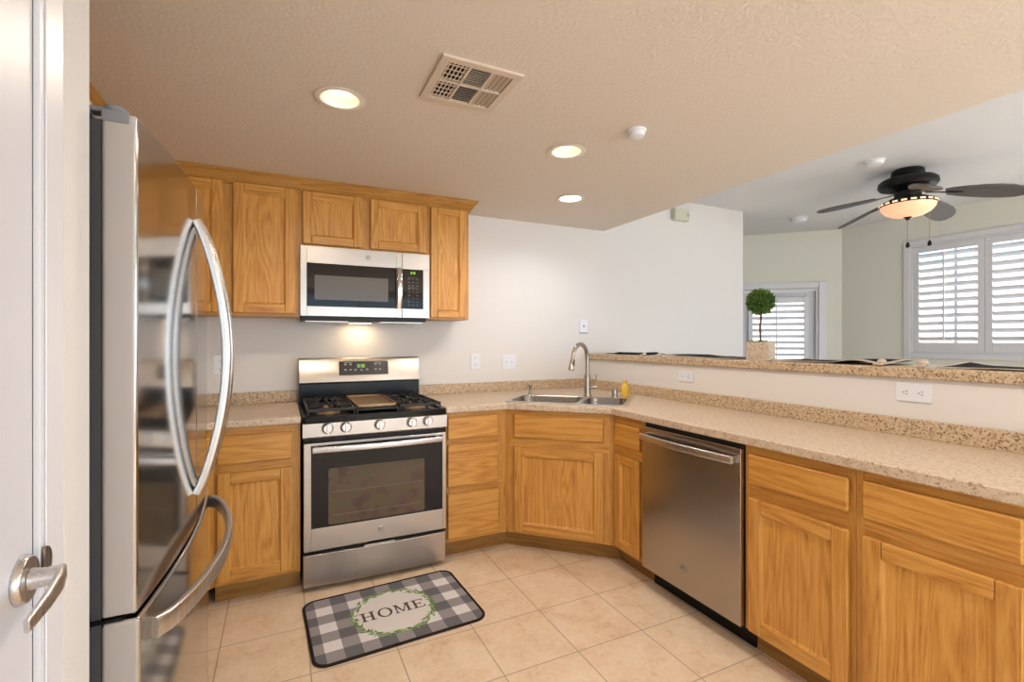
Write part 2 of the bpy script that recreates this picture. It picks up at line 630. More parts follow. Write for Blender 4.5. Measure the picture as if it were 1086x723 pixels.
MT['pot'] = granite('speckled_stone_pot', srgb(206, 190, 170), srgb(184, 162, 138), srgb(150, 124, 102), 0.9, 0.6, 0.8)
MT['soap'] = plain('yellow_dish_soap', srgb(226, 188, 66), 0.2)
MT['soap_cap'] = plain('amber_bottle_cap', srgb(206, 168, 70), 0.4)
MT['stucco'] = plaster('pale_pink_stucco', srgb(226, 206, 196), 60, 0.3, 0.004)
MT['ground'] = plaster('pale_patio_concrete', srgb(208, 200, 190), 30, 0.2, 0.004)
MT['glass'] = clear_glass('window_glass')

# ------------------------------------------------------------------ setting
ZK = 2.2226   # kitchen ceiling
ZL = 2.59     # living room ceiling
XE = 2.373    # where the kitchen ceiling drops
HC = 0.907    # counter top

o = M().box(-1.25, 5.92, -6.62, 2.0, -0.12, 0.0).build('floor', MT['floor']); struct(o)
# wall behind the stove, ends at an outside corner
o = M().box(-1.25, 4.091, 0.0, 0.12, 0, 2.65).build('wall_back', MT['wall']); struct(o)
o = M().box(-1.25, -1.12, -2.41, 0.0, 0, 2.65).build('wall_left', MT['wall']); struct(o)
# near left wall with the pantry door (opening y -3.27 .. -2.49)
XW = -0.389
w = M().box(-1.25, XW, -2.41, -2.294, 0, ZK)
w.box(XW - 0.12, XW, -2.506, -2.41, 0, ZK)
w.box(XW - 0.12, XW, -3.33, -2.506, 1.99, ZK)
w.box(XW - 0.12, XW, -6.62, -3.33, 0, ZK)
o = w.build('wall_pantry', MT['wall_near'], bevel=0.006); struct(o)
# rear wall with a big window opening, added to let light in
w = M().box(-0.51, -0.10, -6.62, -6.5, 0, 2.65)
w.box(-0.10, 5.10, -6.62, -6.5, 0, 0.32).box(-0.10, 5.10, -6.62, -6.5, 2.08, 2.65).box(5.10, 5.92, -6.62, -6.5, 0, 2.65)
o = w.build('wall_rear', MT['wall']); struct(o)
# window wall of the living room
WY0, WY1, WZ0, WZ1 = -0.645, -1.815, 1.165, 2.27
w = M().box(5.8, 5.92, WY0, 0.10, 0, 2.65)
w.box(5.8, 5.92, WY1, WY0, 0, WZ0).box(5.8, 5.92, WY1, WY0, WZ1, 2.65)
w.box(5.8, 5.92, -3.2, WY1, 0, 2.65)
w.box(5.8, 5.92, -5.2, -3.2, 0, 0.95).box(5.8, 5.92, -5.2, -3.2, 2.15, 2.65)  # opening for the added, unseen side window
w.box(5.8, 5.92, -6.5, -5.2, 0, 2.65)
o = w.build('wall_right', MT['wall_living']); struct(o)
# angled wall with the patio door: local x runs along the wall, local y points into the room
ANG = struct_empty('wall_angled', (5.8, 0.03, 0), math.radians(135))
w = M().box(0.0, 0.239, -0.12, 0, 0, 2.65).box(0.239, 1.09, -0.12, 0, 1.915, 2.65).box(1.09, 2.3, -0.12, 0, 0, 2.65)
w.build('wall_face', MT['wall_living'], ANG, local=True)
o = M().box(3.97, 4.091, 0.12, 1.9, 0, 2.65).build('wall_alcove', MT['wall_living']); struct(o)
# half wall carrying the bar
o = M().box(2.20, 2.32, -2.90, -0.001, 0, 1.14).build('wall_peninsula', MT['wall']); struct(o)

# ceilings (the can lights sit in real holes)
CANS = [(0.106, -1.398, 'warm'), (1.162, -1.338, 'warm'), (1.603, -0.685, 'cool'), (1.165, -2.597, 'cool'), (1.15, -3.75, 'warm'), (1.20, -4.9, 'warm')]  # the last two are unseen cans, added to light the room
c = M().prism_holes([(-1.25, -6.62), (XE, -6.62), (XE, -0.0005), (-1.25, -0.0005)], [circle(x, y, 0.073) for x, y, k in CANS], ZK, 2.65)
o = c.build('ceiling', MT['ceiling']); struct(o)
o = M().box(XE, 6.0, -6.62, 2.0, ZL, 2.65).build('ceiling', MT['ceiling_l']); struct(o)
o = M().box(-1.25, 6.0, -6.62, 2.0, 2.652, 2.75).build('ceiling', MT['ceiling_l']); struct(o)  # unseen roof slab over everything, added to keep sky light from leaking in

# outside: paving and a pale stucco wall beyond the windows
o = M().box(-6, 16, -14, 9, -0.30, -0.13).build('patio_ground', MT['ground']); struct(o)
w = M().box(9.6, 9.8, -9, 9, -0.13, 2.55)
o = w.build('wall_outside', MT['stucco']); struct(o)


# ------------------------------------------------------------------ windows and doors of the setting
def louvers(x_a, x_b, z0, z1, pitch, width, tilt, y, axis='x'):
    """horizontal slats along local x, centred on local y"""
    m = M()
    n = max(1, int(round((z1 - z0) / pitch)))
    p = (z1 - z0) / n
    ct, sn = math.cos(tilt), math.sin(tilt)
    for i in range(n):
        zc = z0 + p * (i + 0.5)
        sec = []
        for k in range(12):
            t = 2 * PI * k / 12
            a, b = width / 2 * math.cos(t), 0.0055 * math.sin(t)
            sec.append((y + a * ct - b * sn, zc + a * sn + b * ct))
        m.prism(sec, x_a, x_b, axis='x')
    return m


def frame(x0, x1, z0, z1, wl, wr, wb, wt, y0, y1):
    m = M()
    m.box(x0, x0 + wl, y0, y1, z0, z1).box(x1 - wr, x1, y0, y1, z0, z1)
    m.box(x0 + wl, x1 - wr, y0, y1, z0, z0 + wb).box(x0 + wl, x1 - wr, y0, y1, z1 - wt, z1)
    return m


def shutter_panel(parent, x0, x1, z0, z1, stile, rb, rt, y, rod):
    f = frame(x0, x1, z0, z1, stile, stile, rb, rt, y - 0.014, y + 0.014)
    p = f.build('shutter_panel', MT['trim'], parent, local=True, bevel=0.003)
    louvers(x0 + stile, x1 - stile, z0 + rb, z1 - rt, 0.0745, 0.068, math.radians(33), y).build('louvers', MT['trim'], p, local=True)
    M().box(rod - 0.006, rod + 0.006, y + 0.030, y + 0.042, z0 + rb + 0.03, z1 - rt - 0.03).build('tilt_rod', MT['trim'], p, local=True, bevel=0.002)
    return p


# window_1: plantation shutters; local x runs toward the viewer along the wall, local y into the room (-X)
W1 = struct_empty('window_1', (5.8, WY0, 0), -PI / 2)      # local x -> world -y, local y -> world +x
WL = -WY1 + WY0


def flip(mesh):                                               # local y in these builders points into the room
    return mesh


W1.rotation_euler = (0, 0, PI / 2)                            # local x -> +y, local y -> -x (into the room)
L = WL
frame(-L - 0.055, 0.055, WZ0 - 0.055, WZ1 + 0.055, 0.055, 0.055, 0.055, 0.055, 0.0005, 0.018).build('casing', MT['trim'], W1, local=True, bevel=0.005)
frame(-L, 0.0, WZ0, WZ1, 0.02, 0.02, 0.02, 0.02, -0.06, 0.010).build('shutter_frame', MT['trim'], W1, local=True, bevel=0.003)
half = L / 2
shutter_panel(W1, -half + 0.001, -0.021, WZ0 + 0.021, WZ1 - 0.021, 0.050, 0.085, 0.060, -0.012, -0.285)
shutter_panel(W1, -L + 0.021, -half - 0.001, WZ0 + 0.021, WZ1 - 0.021, 0.050, 0.085, 0.060, -0.012, -0.865)
m = frame(-L, 0, WZ0, WZ1, 0.03, 0.03, 0.03, 0.03, -0.115, -0.085)
m.box(-0.345, -0.325, -0.11, -0.09, WZ0, WZ1)
m.build('sash', MT['trim'], W1, local=True)
M().box(-L + 0.03, -0.03, -0.102, -0.098, WZ0 + 0.03, WZ1 - 0.03).build('pane', MT['glass'], W1, local=True)

# unseen windows, added as openings for the fill light
W2 = struct_empty('window_side_added', (5.8, -3.2, 0), PI / 2)
frame(-2.055, 0.055, 0.895, 2.205, 0.055, 0.055, 0.055, 0.055, 0.0005, 0.018).build('casing', MT['trim'], W2, local=True)
W3 = struct_empty('window_rear_added', (-0.10, -6.5, 0), 0)
frame(-0.06, 5.26, 0.26, 2.14, 0.06, 0.06, 0.06, 0.06, 0.0005, 0.018).build('casing', MT['trim'], W3, local=True)
for xm_ in (1.28, 2.58, 3.88): M().box(xm_, xm_ + 0.06, -0.06, -0.02, 0.32, 2.08).build('mullion', MT['trim'], W3, local=True)

# door_1: shuttered patio door in the angled wall
D1 = struct_empty('door_1', (5.8, 0.03, 0), math.radians(135))
m = M().box(0.153, 0.239, 0.0005, 0.02, 0, 1.99).box(1.09, 1.176, 0.0005, 0.02, 0, 1.99).box(0.239, 1.09, 0.0005, 0.02, 1.915, 1.99)
m.build('casing', MT['trim'], D1, local=True, bevel=0.005)
m = M().box(0.2395, 0.262, -0.11, -0.002, 0, 1.912).box(1.067, 1.0895, -0.11, -0.002, 0, 1.912).box(0.262, 1.067, -0.11, -0.002, 1.885, 1.912)
m.build('jamb', MT['trim'], D1, local=True)
frame(0.266, 1.063, 0.01, 1.88, 0.10, 0.10, 0.22, 0.10, -0.09, -0.05).build('door_leaf', MT['door'], D1, local=True, bevel=0.003)
M().box(0.366, 0.963, -0.074, -0.070, 0.23, 1.78).build('pane', MT['glass'], D1, local=True)
shutter_panel(D1, 0.335, 0.985, 0.20, 1.815, 0.048, 0.07, 0.068, -0.030, 0.68)

# door_2: white pantry door at the left edge, lever handle
D2 = struct_empty('door_2', (XW, -2.506, 0), 0)
m = M().box(XW + 0.0005, XW + 0.008, -2.506, -2.434, 0, 2.05).box(XW + 0.008, XW + 0.0105, -2.494, -2.440, 0, 2.05)
m.box(XW + 0.0005, XW + 0.008, -3.41, -3.334, 0, 2.05).box(XW + 0.0005, XW + 0.008, -3.334, -2.506, 1.976, 2.05)
m.build('casing', MT['trim'], D2, bevel=0.002)
M().box(XW - 0.10, XW + 0.0002, -2.5085, -2.5062, 0, 1.985).build('jamb', MT['trim'], D2)
leaf = M().box(XW - 0.038, XW + 0.002, -3.325, -2.5100, 0.01, 1.975).build('door_leaf', MT['door'], D2, bevel=0.002)
lv = M()
HZ, HYC, HX = 1.0, -2.541, XW + 0.002
lv.lathe([(0.0, 0.0), (0.030, 0.0), (0.030, 0.004), (0.027, 0.009), (0.0, 0.009)], (HX, HYC, HZ), 'x', 40, cap0=False, cap1=False)
lv.lathe([(0.0135, 0.009), (0.0115, 0.022), (0.0115, 0.040)], (HX, HYC, HZ), 'x', 24)
lvp = [(HX + 0.037, HYC + 0.008, HZ + 0.001), (HX + 0.041, HYC - 0.015, HZ - 0.003), (HX + 0.043, HYC - 0.055, HZ - 0.008), (HX + 0.041, HYC - 0.100, HZ - 0.014)]
lv.sweep(lvp, rsec(0.009, 0.024, 0.004), (0, 0, 1), scale=[0.9, 1.0, 0.85, 0.65])
lv.build('lever_handle', MT['steel_plain'], leaf, bevel=0.001)
pl = M().prism([(-2.5055, HZ + 0.026), (-2.5055, HZ - 0.018)] + [(-2.5055 + 0.022 * math.sin(PI * k / 10), HZ + 0.004 - 0.022 * math.cos(PI * k / 10)) for k in range(1, 10)], XW + 0.0106, XW + 0.0130, axis='x')
pl.build('strike_plate', MT['nickel'], D2)

# toe baseboards of the half wall are hidden by cabinets; living side gets one
o = M().box(2.3205, 2.334, -2.90, -0.001, 0, 0.085).build('baseboard_peninsula', MT['trim'], bevel=0.004); struct(o)
o = M().box(2.334, 4.091, -0.0135, -0.0005, 0, 0.085).build('baseboard_back', MT['trim'], bevel=0.004); struct(o)
o = M().box(5.7865, 5.7995, -6.49, -0.01, 0, 0.085).build('baseboard_right', MT['trim'], bevel=0.004); struct(o)


# ------------------------------------------------------------------ cabinets
def cab_door(parent, x0, x1, z0, z1, stile=0.055):
    """frame-and-panel door; local front is -y, the face plane of the cabinet is y=0"""
    m = M()
    y0, y1 = -0.020, -0.0005
    m.box(x0, x0 + stile, y0, y1, z0, z1, 0).box(x1 - stile, x1, y0, y1, z0, z1, 0)
    m.box(x0 + stile + 0.0003, x1 - stile - 0.0003, y0, y1, z0, z0 + stile, 1).box(x0 + stile + 0.0003, x1 - stile - 0.0003, y0, y1, z1 - stile, z1, 1)
    d = m.build('door', [MT['oak_v'], MT['oak_h']], parent, local=True, bevel=0.0045, seg=3)
    p = M()
    # sloped inner moulding and the flat recessed panel
    a0, a1, b0, b1 = x0 + stile, x1 - stile, z0 + stile, z1 - stile
    r = [[(a0, -0.0165, b0), (a1, -0.0165, b0), (a1, -0.0165, b1), (a0, -0.0165, b1)],
         [(a0 + 0.007, -0.0115, b0 + 0.007), (a1 - 0.007, -0.0115, b0 + 0.007), (a1 - 0.007, -0.0115, b1 - 0.007), (a0 + 0.007, -0.0115, b1 - 0.007)],
         [(a0 + 0.009, -0.0095, b0 + 0.009), (a1 - 0.009, -0.0095, b0 + 0.009), (a1 - 0.009, -0.0095, b1 - 0.009), (a0 + 0.009, -0.0095, b1 - 0.009)]]
    p.loft(r, 0, cap0=False, cap1=True)
    p.build('panel', MT['oak_p'], d, local=True, fix=False)
    return d


def drawer_front(parent, x0, x1, z0, z1, name='drawer_front'):
    return M().box(x0, x1, -0.020, -0.0005, z0, z1).build(name, MT['oak_h'], parent, local=True, bevel=0.007, seg=3)


def base_cabinet(label, origin, rz, w, doors=(), drawers=(), depth=0.60, body=None, name='base_cabinet', group=None, kick_y=0.07, false_front=False, kl=0.0, kr=0.0):
    t = thing(name, label, 'cabinet', (origin[0], origin[1], 0), rz, group)
    m = M()
    if body is None:
        m.box(0.0002, w - 0.0002, 0, depth, 0.105, 0.8675)
    else:
        body(m)
    fr = sorted([(d[2], d[3]) for d in list(doors) + list(drawers)])
    lim = [0.106] + [z for q in fr for z in q] + [0.867]
    for z0_, z1_ in zip(lim[0::2], lim[1::2]):
        if z1_ - z0_ > 0.004: m.box(0.026, w - 0.026, -0.0004, 0.012, z0_, z1_, 1)
    m.build('carcass', [MT['oak_frame'], MT['oak_h']], t, local=True)
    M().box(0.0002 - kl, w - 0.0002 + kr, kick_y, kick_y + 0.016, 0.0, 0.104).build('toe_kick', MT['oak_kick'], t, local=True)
    for d in doors: cab_door(t, *d)
    for d in drawers: drawer_front(t, *d, name='false_front' if false_front else 'drawer_front')
    return t


YC = -0.635
XP = 1.637
# corner cabinet by the refrigerator
o0 = (-0.62, -0.863)


def body_left(m):
    # pentagon in the local frame of a 45 degree corner unit
    R = Matrix.Rotation(-math.radians(45), 3, 'Z')
    pts = [(-0.3924, -0.6354), (-0.3924, -0.02), (-1.10, -0.02), (-1.10, -0.863), (-0.6196, -0.863)]
    P = [R @ (Vector((x, y, 0)) - Vector((o0[0], o0[1], 0))) for x, y in pts]
    m.prism([(p.x, p.y) for p in P], 0.105, 0.8675)


base_cabinet('angled oak corner base cabinet partly hidden behind the refrigerator handle', o0, math.radians(45), 0.322,
             doors=[(0.03, 0.292, 0.127, 0.652)], drawers=[(0.03, 0.292, 0.693, 0.833)], body=body_left, name='corner_cabinet')
base_cabinet('oak base cabinet with one drawer and one door, between refrigerator and range', (-0.392, YC), 0, 0.383,
             doors=[(0.016, 0.345, 0.127, 0.652)], drawers=[(0.016, 0.345, 0.693, 0.833)])
base_cabinet('oak base cabinet with three stacked drawers, right of the range', (0.771, YC), 0, 0.392,
             drawers=[(0.008, 0.329, 0.712, 0.842), (0.008, 0.329, 0.432, 0.678), (0.008, 0.334, 0.127, 0.393)], name='drawer_cabinet', kr=0.029)

o3 = (1.164, -0.635)
A3 = math.atan2(-1.091 + 0.635, 1.637 - 1.164)
W3D = math.hypot(1.091 - 0.635, 1.637 - 1.164)


def body_sink(m):
    m.box(0.0002, W3D - 0.0002, 0, 0.02, 0.105, 0.8675)
    m.box(0.0002, W3D - 0.0002, 0.02, 0.20, 0.105, 0.122)


base_cabinet('diagonal oak sink cabinet with a false drawer front and wide door', o3, A3, W3D,
             doors=[(0.056, 0.600, 0.119, 0.640)], drawers=[(0.056, 0.600, 0.700, 0.836)], body=body_sink, name='sink_cabinet', false_front=True, kl=0.029, kr=0.029)
base_cabinet('narrow oak base cabinet between the diagonal sink cabinet and the dishwasher', (XP, -1.091), -PI / 2, 0.267,
             doors=[(0.033, 0.237, 0.124, 0.645, 0.045)], drawers=[(0.033, 0.237, 0.700, 0.824)], depth=0.54, kl=0.029)
base_cabinet('oak base cabinet with drawer and door, directly right of the dishwasher', (XP, -1.968), -PI / 2, 0.423,
             doors=[(0.024, 0.406, 0.112, 0.655)], drawers=[(0.024, 0.406, 0.714, 0.832)], depth=0.54)
base_cabinet('oak base cabinet at the right edge, cut off by the frame', (XP, -2.392), -PI / 2, 0.445,
             doors=[(0.026, 0.405, 0.112, 0.655)], drawers=[(0.026, 0.405, 0.714, 0.836)], depth=0.54)


def upper_cabinet(label, loc, rz, w, z0, z1, depth, doors, name='upper_cabinet'):
    t = thing(name, label, 'cabinet', (loc[0], loc[1], z0), rz)
    M().box(0.0002, w - 0.0002, 0, depth, 0, z1 - z0).build('carcass', MT['oak_frame'], t, local=True, bevel=0.0005)
    for d in doors: cab_door(t, d[0], d[1], d[2] - z0, d[3] - z0, d[4] if len(d) > 4 else 0.052)
    return t


YU = -0.31
ZT = 2.212
CAB_T = upper_cabinet('tall oak wall cabinet with two doors, between refrigerator and microwave', (-0.77, YU), 0, 0.77, 1.432, ZT, 0.308,
              [(0.07, 0.387, 1.447, 2.160), (0.435, 0.744, 1.447, 2.160)])
CAB_M = upper_cabinet('short oak wall cabinet with two small doors above the microwave', (0.0, YU), 0, 0.758, 1.844, ZT, 0.308,
              [(0.013, 0.343, 1.855, 2.158, 0.048), (0.393, 0.735, 1.855, 2.158, 0.048)])
CAB_N = upper_cabinet('narrow tall oak wall cabinet at the right of the microwave', (0.758, YU), 0, 0.278, 1.432, ZT, 0.308,
              [(0.013, 0.252, 1.443, 2.155, 0.045)])
CAB_F = upper_cabinet('oak wall cabinet above the refrigerator, only its crown showing', (-0.772, -2.25), PI / 2, 1.935, 1.80, ZT, 0.343,
              [(0.02, 0.56, 1.815, 2.155), (0.59, 1.13, 1.815, 2.155)])

# crown moulding along the tops of the wall cabinets: one mitred length per cabinet
prof = [(0.001, 2.150), (0.010, 2.150), (0.010, 2.162), (0.018, 2.168), (0.026, 2.180), (0.040, 2.198), (0.047, 2.205), (0.047, 2.212), (0.056, 2.2215), (0.001, 2.2215)]


def offset_path(path, d):
    out = []
    for i, p in enumerate(path):
        p = Vector(p)
        dirs = []
        if i > 0: dirs.append((p - Vector(path[i - 1])).normalized())
        if i < len(path) - 1: dirs.append((Vector(path[i + 1]) - p).normalized())
        ns = [Vector((q.y, -q.x)) for q in dirs]
        n = sum(ns, Vector((0, 0))) / len(ns)
        n = n / n.length_squared if n.length > 1e-6 else ns[0]
        out.append(p + n * d)
    return out


cpath = [(-0.77, -2.25), (-0.77, -0.31), (0.0, -0.31), (0.758, -0.31), (1.036, -0.31), (1.036, -0.002)]
off = [offset_path(cpath, d) for d, z in prof]
for cab, i0, i1 in ((CAB_F, 0, 1), (CAB_T, 1, 2), (CAB_M, 2, 3), (CAB_N, 3, 5)):
    rings = [[(off[k][i].x, off[k][i].y, prof[k][1]) for k in range(len(prof))] for i in range(i0, i1 + 1)]
    m = M().loft(rings, 0, True, True)
    if cab is CAB_F:
        m.xform(Matrix.Rotation(-PI / 2, 4, 'Z') @ Matrix.Translation((0.77, 2.25, -1.80)))
        m.build('crown', MT['oak_crown'], cab, local=True)
    else:
        m.build('crown', MT['oak_crown'], cab)

# ------------------------------------------------------------------ countertops
EDGE = 0.030


def off_line(p, q, d):
    """point pair moved by d to the right of p->q"""
    v = Vector((q[0] - p[0], q[1] - p[1])).normalized()
    n = Vector((v.y, -v.x))
    return (Vector(p) + n * d, Vector(q) + n * d)


def inter(a, b, c2, d):
    x1, y1, x2, y2 = *a, *b
    x3, y3, x4, y4 = *c2, *d
    den = (x1 - x2) * (y3 - y4) - (y1 - y2) * (x3 - x4)
    px = ((x1 * y2 - y1 * x2) * (x3 - x4) - (x1 - x2) * (x3 * y4 - y3 * x4)) / den
    py = ((x1 * y2 - y1 * x2) * (y3 - y4) - (y1 - y2) * (x3 * y4 - y3 * x4)) / den
    return (px, py)


SINK_O = Vector((1.40, -0.863, 0))
RS = Matrix.Rotation(A3, 3, 'Z')


def sk(x, y, z=0.0):
    p = RS @ Vector((x, y, 0)) + SINK_O
    return (p.x, p.y, z)


sx0, sx1, sy0, sy1 = -0.365, 0.405, 0.040, 0.500
l1 = off_line((0.0, YC), o3, EDGE)
l2 = off_line(o3, (1.637, -1.091), EDGE)
l3 = off_line((1.637, -1.091), (1.637, -2.8), EDGE)
c12 = inter(l1[0], l1[1], l2[0], l2[1])
c23 = inter(l2[0], l2[1], l3[0], l3[1])
XB = 2.180
outer = [(0.7655, -0.002), (0.7655, YC - EDGE), c12, c23, (XP - EDGE, -2.86), (XB + 0.019, -2.86), (XB + 0.019, -0.002)]
hole = [sk(x, y)[:2] for x, y in rrect(sx0 + 0.018, sx1 - 0.018, sy0 + 0.018, sy1 - 0.018, 0.05)]
t = thing('countertop', 'long L-shaped speckled beige laminate countertop holding the sink', 'countertop', (1.9, -0.5, 0.869))
M().prism_holes(outer, [hole], 0.869, HC).build('worktop', MT['counter'], t, bevel=0.009, seg=4)
m = M().prism([(0.7655, -0.002), (0.7655, -0.02), (XB, -0.02), (XB, -2.86), (XB + 0.019, -2.86), (XB + 0.019, -0.002)], HC - 0.001, 0.980)
m.build('backsplash', MT['splash'], t, bevel=0.004)
t = thing('countertop', 'short speckled beige laminate countertop left of the range', 'countertop', (-0.5, -0.3, 0.869))
k1 = off_line((-0.62, -0.863), (-0.392, -0.635), EDGE)
k2 = off_line((-0.392, -0.635), (0.0, -0.635), EDGE)
cc = inter(k1[0], k1[1], k2[0], k2[1])
M().prism([(-0.0055, -0.002), (-1.115, -0.002), (-1.115, -0.893), (-0.6321, -0.893), cc, (-0.0055, YC - EDGE)], 0.869, HC).build('worktop', MT['counter'], t, bevel=0.009, seg=4)
M().prism([(-0.0055, -0.002), (-1.115, -0.002), (-1.115, -0.893), (-1.096, -0.893), (-1.096, -0.02), (-0.0055, -0.02)], HC - 0.001, 0.980).build('backsplash', MT['splash'], t, bevel=0.004)

# raised bar on the half wall
o = M().box(2.180, 2.56, -2.90, -0.002, 1.141, 1.186).build('bar_top', MT['splash'], loc=(2.38, -1.45, 1.141), bevel=0.008, seg=3)
tag(o, 'long raised speckled bar top on the half wall behind the counter', 'bar')


# ------------------------------------------------------------------ seven segment digits for the displays
SEG = {'0': 'abcdef', '1': 'bc', '2': 'abged', '3': 'abgcd', '4': 'fgbc', '5': 'afgcd', '8': 'abcdefg'}


def digits(m, text, x, z, h, y, th=0.0006):
    w = h * 0.5
    t2 = h * 0.13
    for ch in text:
        if ch == ':':
            m.box(x, x + t2, y - th, y, z + h * 0.25, z + h * 0.25 + t2).box(x, x + t2, y - th, y, z + h * 0.65, z + h * 0.65 + t2)
            x += t2 + h * 0.2
            continue
        for s2 in SEG[ch]:
            if s2 == 'a': m.box(x, x + w, y - th, y, z + h - t2, z + h)
            if s2 == 'd': m.box(x, x + w, y - th, y, z, z + t2)
            if s2 == 'g': m.box(x, x + w, y - th, y, z + h / 2 - t2 / 2, z + h / 2 + t2 / 2)
            if s2 == 'f': m.box(x, x + t2, y - th, y, z + h / 2, z + h)
            if s2 == 'b': m.box(x + w - t2, x + w, y - th, y, z + h / 2, z + h)
            if s2 == 'e': m.box(x, x + t2, y - th, y, z, z + h / 2)
            if s2 == 'c': m.box(x + w - t2, x + w, y - th, y, z, z + h / 2)
        x += w + h * 0.2
    return m


def badge(parent, c, axis, r=0.013, local=False, name='round_badge'):
    """round monogram badge: disc, ring and two curled script strokes. axis: 'y' faces -y, 'x' faces -x"""
    b = M()

    def P(u, v, d):
        return (c[0] + u, c[1] - d, c[2] + v) if axis == 'y' else (c[0] - d, c[1] - u, c[2] + v)
    n = 32
    rings = [[P(rr * math.cos(2 * PI * k / n), rr * math.sin(2 * PI * k / n), d) for k in range(n)] for rr, d in ((r, 0.0), (r, 0.0016), (r * 0.88, 0.0022), (r * 0.84, 0.0014))]
    b.loft(rings, 0, False, True)
    b.tube([P(r * 0.86 * math.cos(2 * PI * k / 28), r * 0.86 * math.sin(2 * PI * k / 28), 0.0018) for k in range(29)], r * 0.07, 6, 1, up=(0, -1, 0) if axis == 'y' else (-1, 0, 0))
    for sx in (-1, 1):
        pts = []
        for k in range(15):
            a = 0.6 + 4.9 * k / 14
            rad = r * (0.36 - 0.012 * k)
            pts.append(P(sx * r * 0.30 + rad * math.cos(a), (r * 0.05 if sx < 0 else -r * 0.05) + rad * math.sin(a), 0.0020))
        b.tube(pts, r * 0.085, 6, 1, up=(0, -1, 0) if axis == 'y' else (-1, 0, 0))
    b.tube([P(-r * 0.2, -r * 0.45, 0.002), P(r * 0.05, 0, 0.002), P(r * 0.2, r * 0.4, 0.002)], r * 0.08, 6, 1, up=(0, -1, 0) if axis == 'y' else (-1, 0, 0))
    return b.build(name, [MT['steel_plain'], MT['dark_gray']], parent, local=local)


# ------------------------------------------------------------------ range
RW = 0.757
t = thing('gas_range', 'stainless steel gas range with black cooktop standing between oak cabinets', 'stove', (0.379, -0.35, 0))
m = M().box(0.002, RW, -0.655, -0.025, 0.028, 0.885)
for x in (0.05, 0.70):
    for y in (-0.60, -0.10): m.lathe([(0.018, 0), (0.018, 0.03)], (x, y, 0.0), 'z', 12)
m.build('body', MT['black'], t, bevel=0.003)
# cooktop pan with a raised lip
m = M()
ct = rrect(0.0, 0.759, -0.688, -0.03, 0.012, 3)
inn = rrect(0.018, 0.741, -0.655, -0.075, 0.02, 3)
m.loft([[(x, y, 0.872) for x, y in ct], [(x, y, 0.902) for x, y in ct], [(x * 0.994 + 0.0023, y * 0.994 - 0.002, 0.905) for x, y in ct], [(x, y, 0.904) for x, y in inn], [(x, y, 0.893) for x, y in inn]], 0, True, True)
m.build('cooktop', MT['black'], t)
# front control panel
cp = M().prism([(-0.65, 0.872), (-0.692, 0.868), (-0.692, 0.800), (-0.686, 0.793), (-0.65, 0.793)], -0.0005, 0.7605, axis='x')
for x in (0.118, 0.208, 0.382, 0.556, 0.647):
    cp.box(x - 0.004, x + 0.004, -0.6926, -0.6918, 0.8675, 0.8655, 1)
cp.build('control_panel', [MT['steel'], MT['slot']], t, bevel=0.0015)
for x in (0.118, 0.208, 0.382, 0.556, 0.647):
    k = M()
    k.lathe([(0.029, 0.0), (0.029, -0.004), (0.0255, -0.006), (0.024, -0.024), (0.020, -0.027), (0.0, -0.027)], (x, -0.692, 0.841), 'y', 32, cap1=False)
    k.prism([(x - 0.0055, 0.841 - 0.025), (x + 0.0055, 0.841 - 0.025), (x + 0.0045, 0.841 + 0.025), (x - 0.0045, 0.841 + 0.025)], -0.726, -0.715, axis='y')
    k.build('knob', MT['steel_plain'], t, bevel=0.001)
# backguard
m = M().prism([(-0.03, 1.022), (-0.095, 1.022), (-0.100, 1.030), (-0.072, 1.172), (-0.064, 1.182), (-0.03, 1.182)], 0.001, 0.764 - 0.006, axis='x')
bg = m.build('backguard', MT['steel'], t, bevel=0.003)
M().box(0.004, 0.756, -0.090, -0.03, 0.893, 1.0215).build('vent_panel', MT['black'], t, bevel=0.003)


def bgx(z): return -0.100 + (z - 1.030) / (1.172 - 1.030) * 0.028


dz0, dz1 = 1.070, 1.158
m = M().add([(0.236, bgx(dz0) - 0.003, dz0), (0.547, bgx(dz0) - 0.003, dz0), (0.547, bgx(dz1) - 0.003, dz1), (0.236, bgx(dz1) - 0.003, dz1),
             (0.236, bgx(dz0) + 0.004, dz0), (0.547, bgx(dz0) + 0.004, dz0), (0.547, bgx(dz1) + 0.004, dz1), (0.236, bgx(dz1) + 0.004, dz1)],
            [(0, 1, 2, 3), (4, 7, 6, 5), (0, 4, 5, 1), (1, 5, 6, 2), (2, 6, 7, 3), (3, 7, 4, 0)])
dpm = m
m = M().box(0.338, 0.392, -0.0955, -0.0905, 1.112, 1.146)
m.build('clock_window', MT['glass_black'], bg)
m = M(); digits(m, '8:30', 0.351, 1.119, 0.019, -0.0956)
m.build('clock_digits', MT['led_green'], bg)
m = dpm
for gx, gz in ((0.268, 1.134), (0.268, 1.100), (0.300, 1.134), (0.300, 1.100), (0.330, 1.098), (0.368, 1.097), (0.404, 1.100), (0.458, 1.134), (0.458, 1.100), (0.486, 1.134), (0.486, 1.100)):
    y = bgx(gz) - 0.0034
    m.box(gx, gx + 0.014, y - 0.0006, y, gz, gz + 0.009, 1)
for gx, gw in ((0.266, 0.05), (0.456, 0.046)):
    y = bgx(1.150) - 0.0034
    m.box(gx, gx + gw, y - 0.0006, y, 1.148, 1.1505, 1)
m.build('display_panel', [MT['panel_dark'], MT['print']], bg)


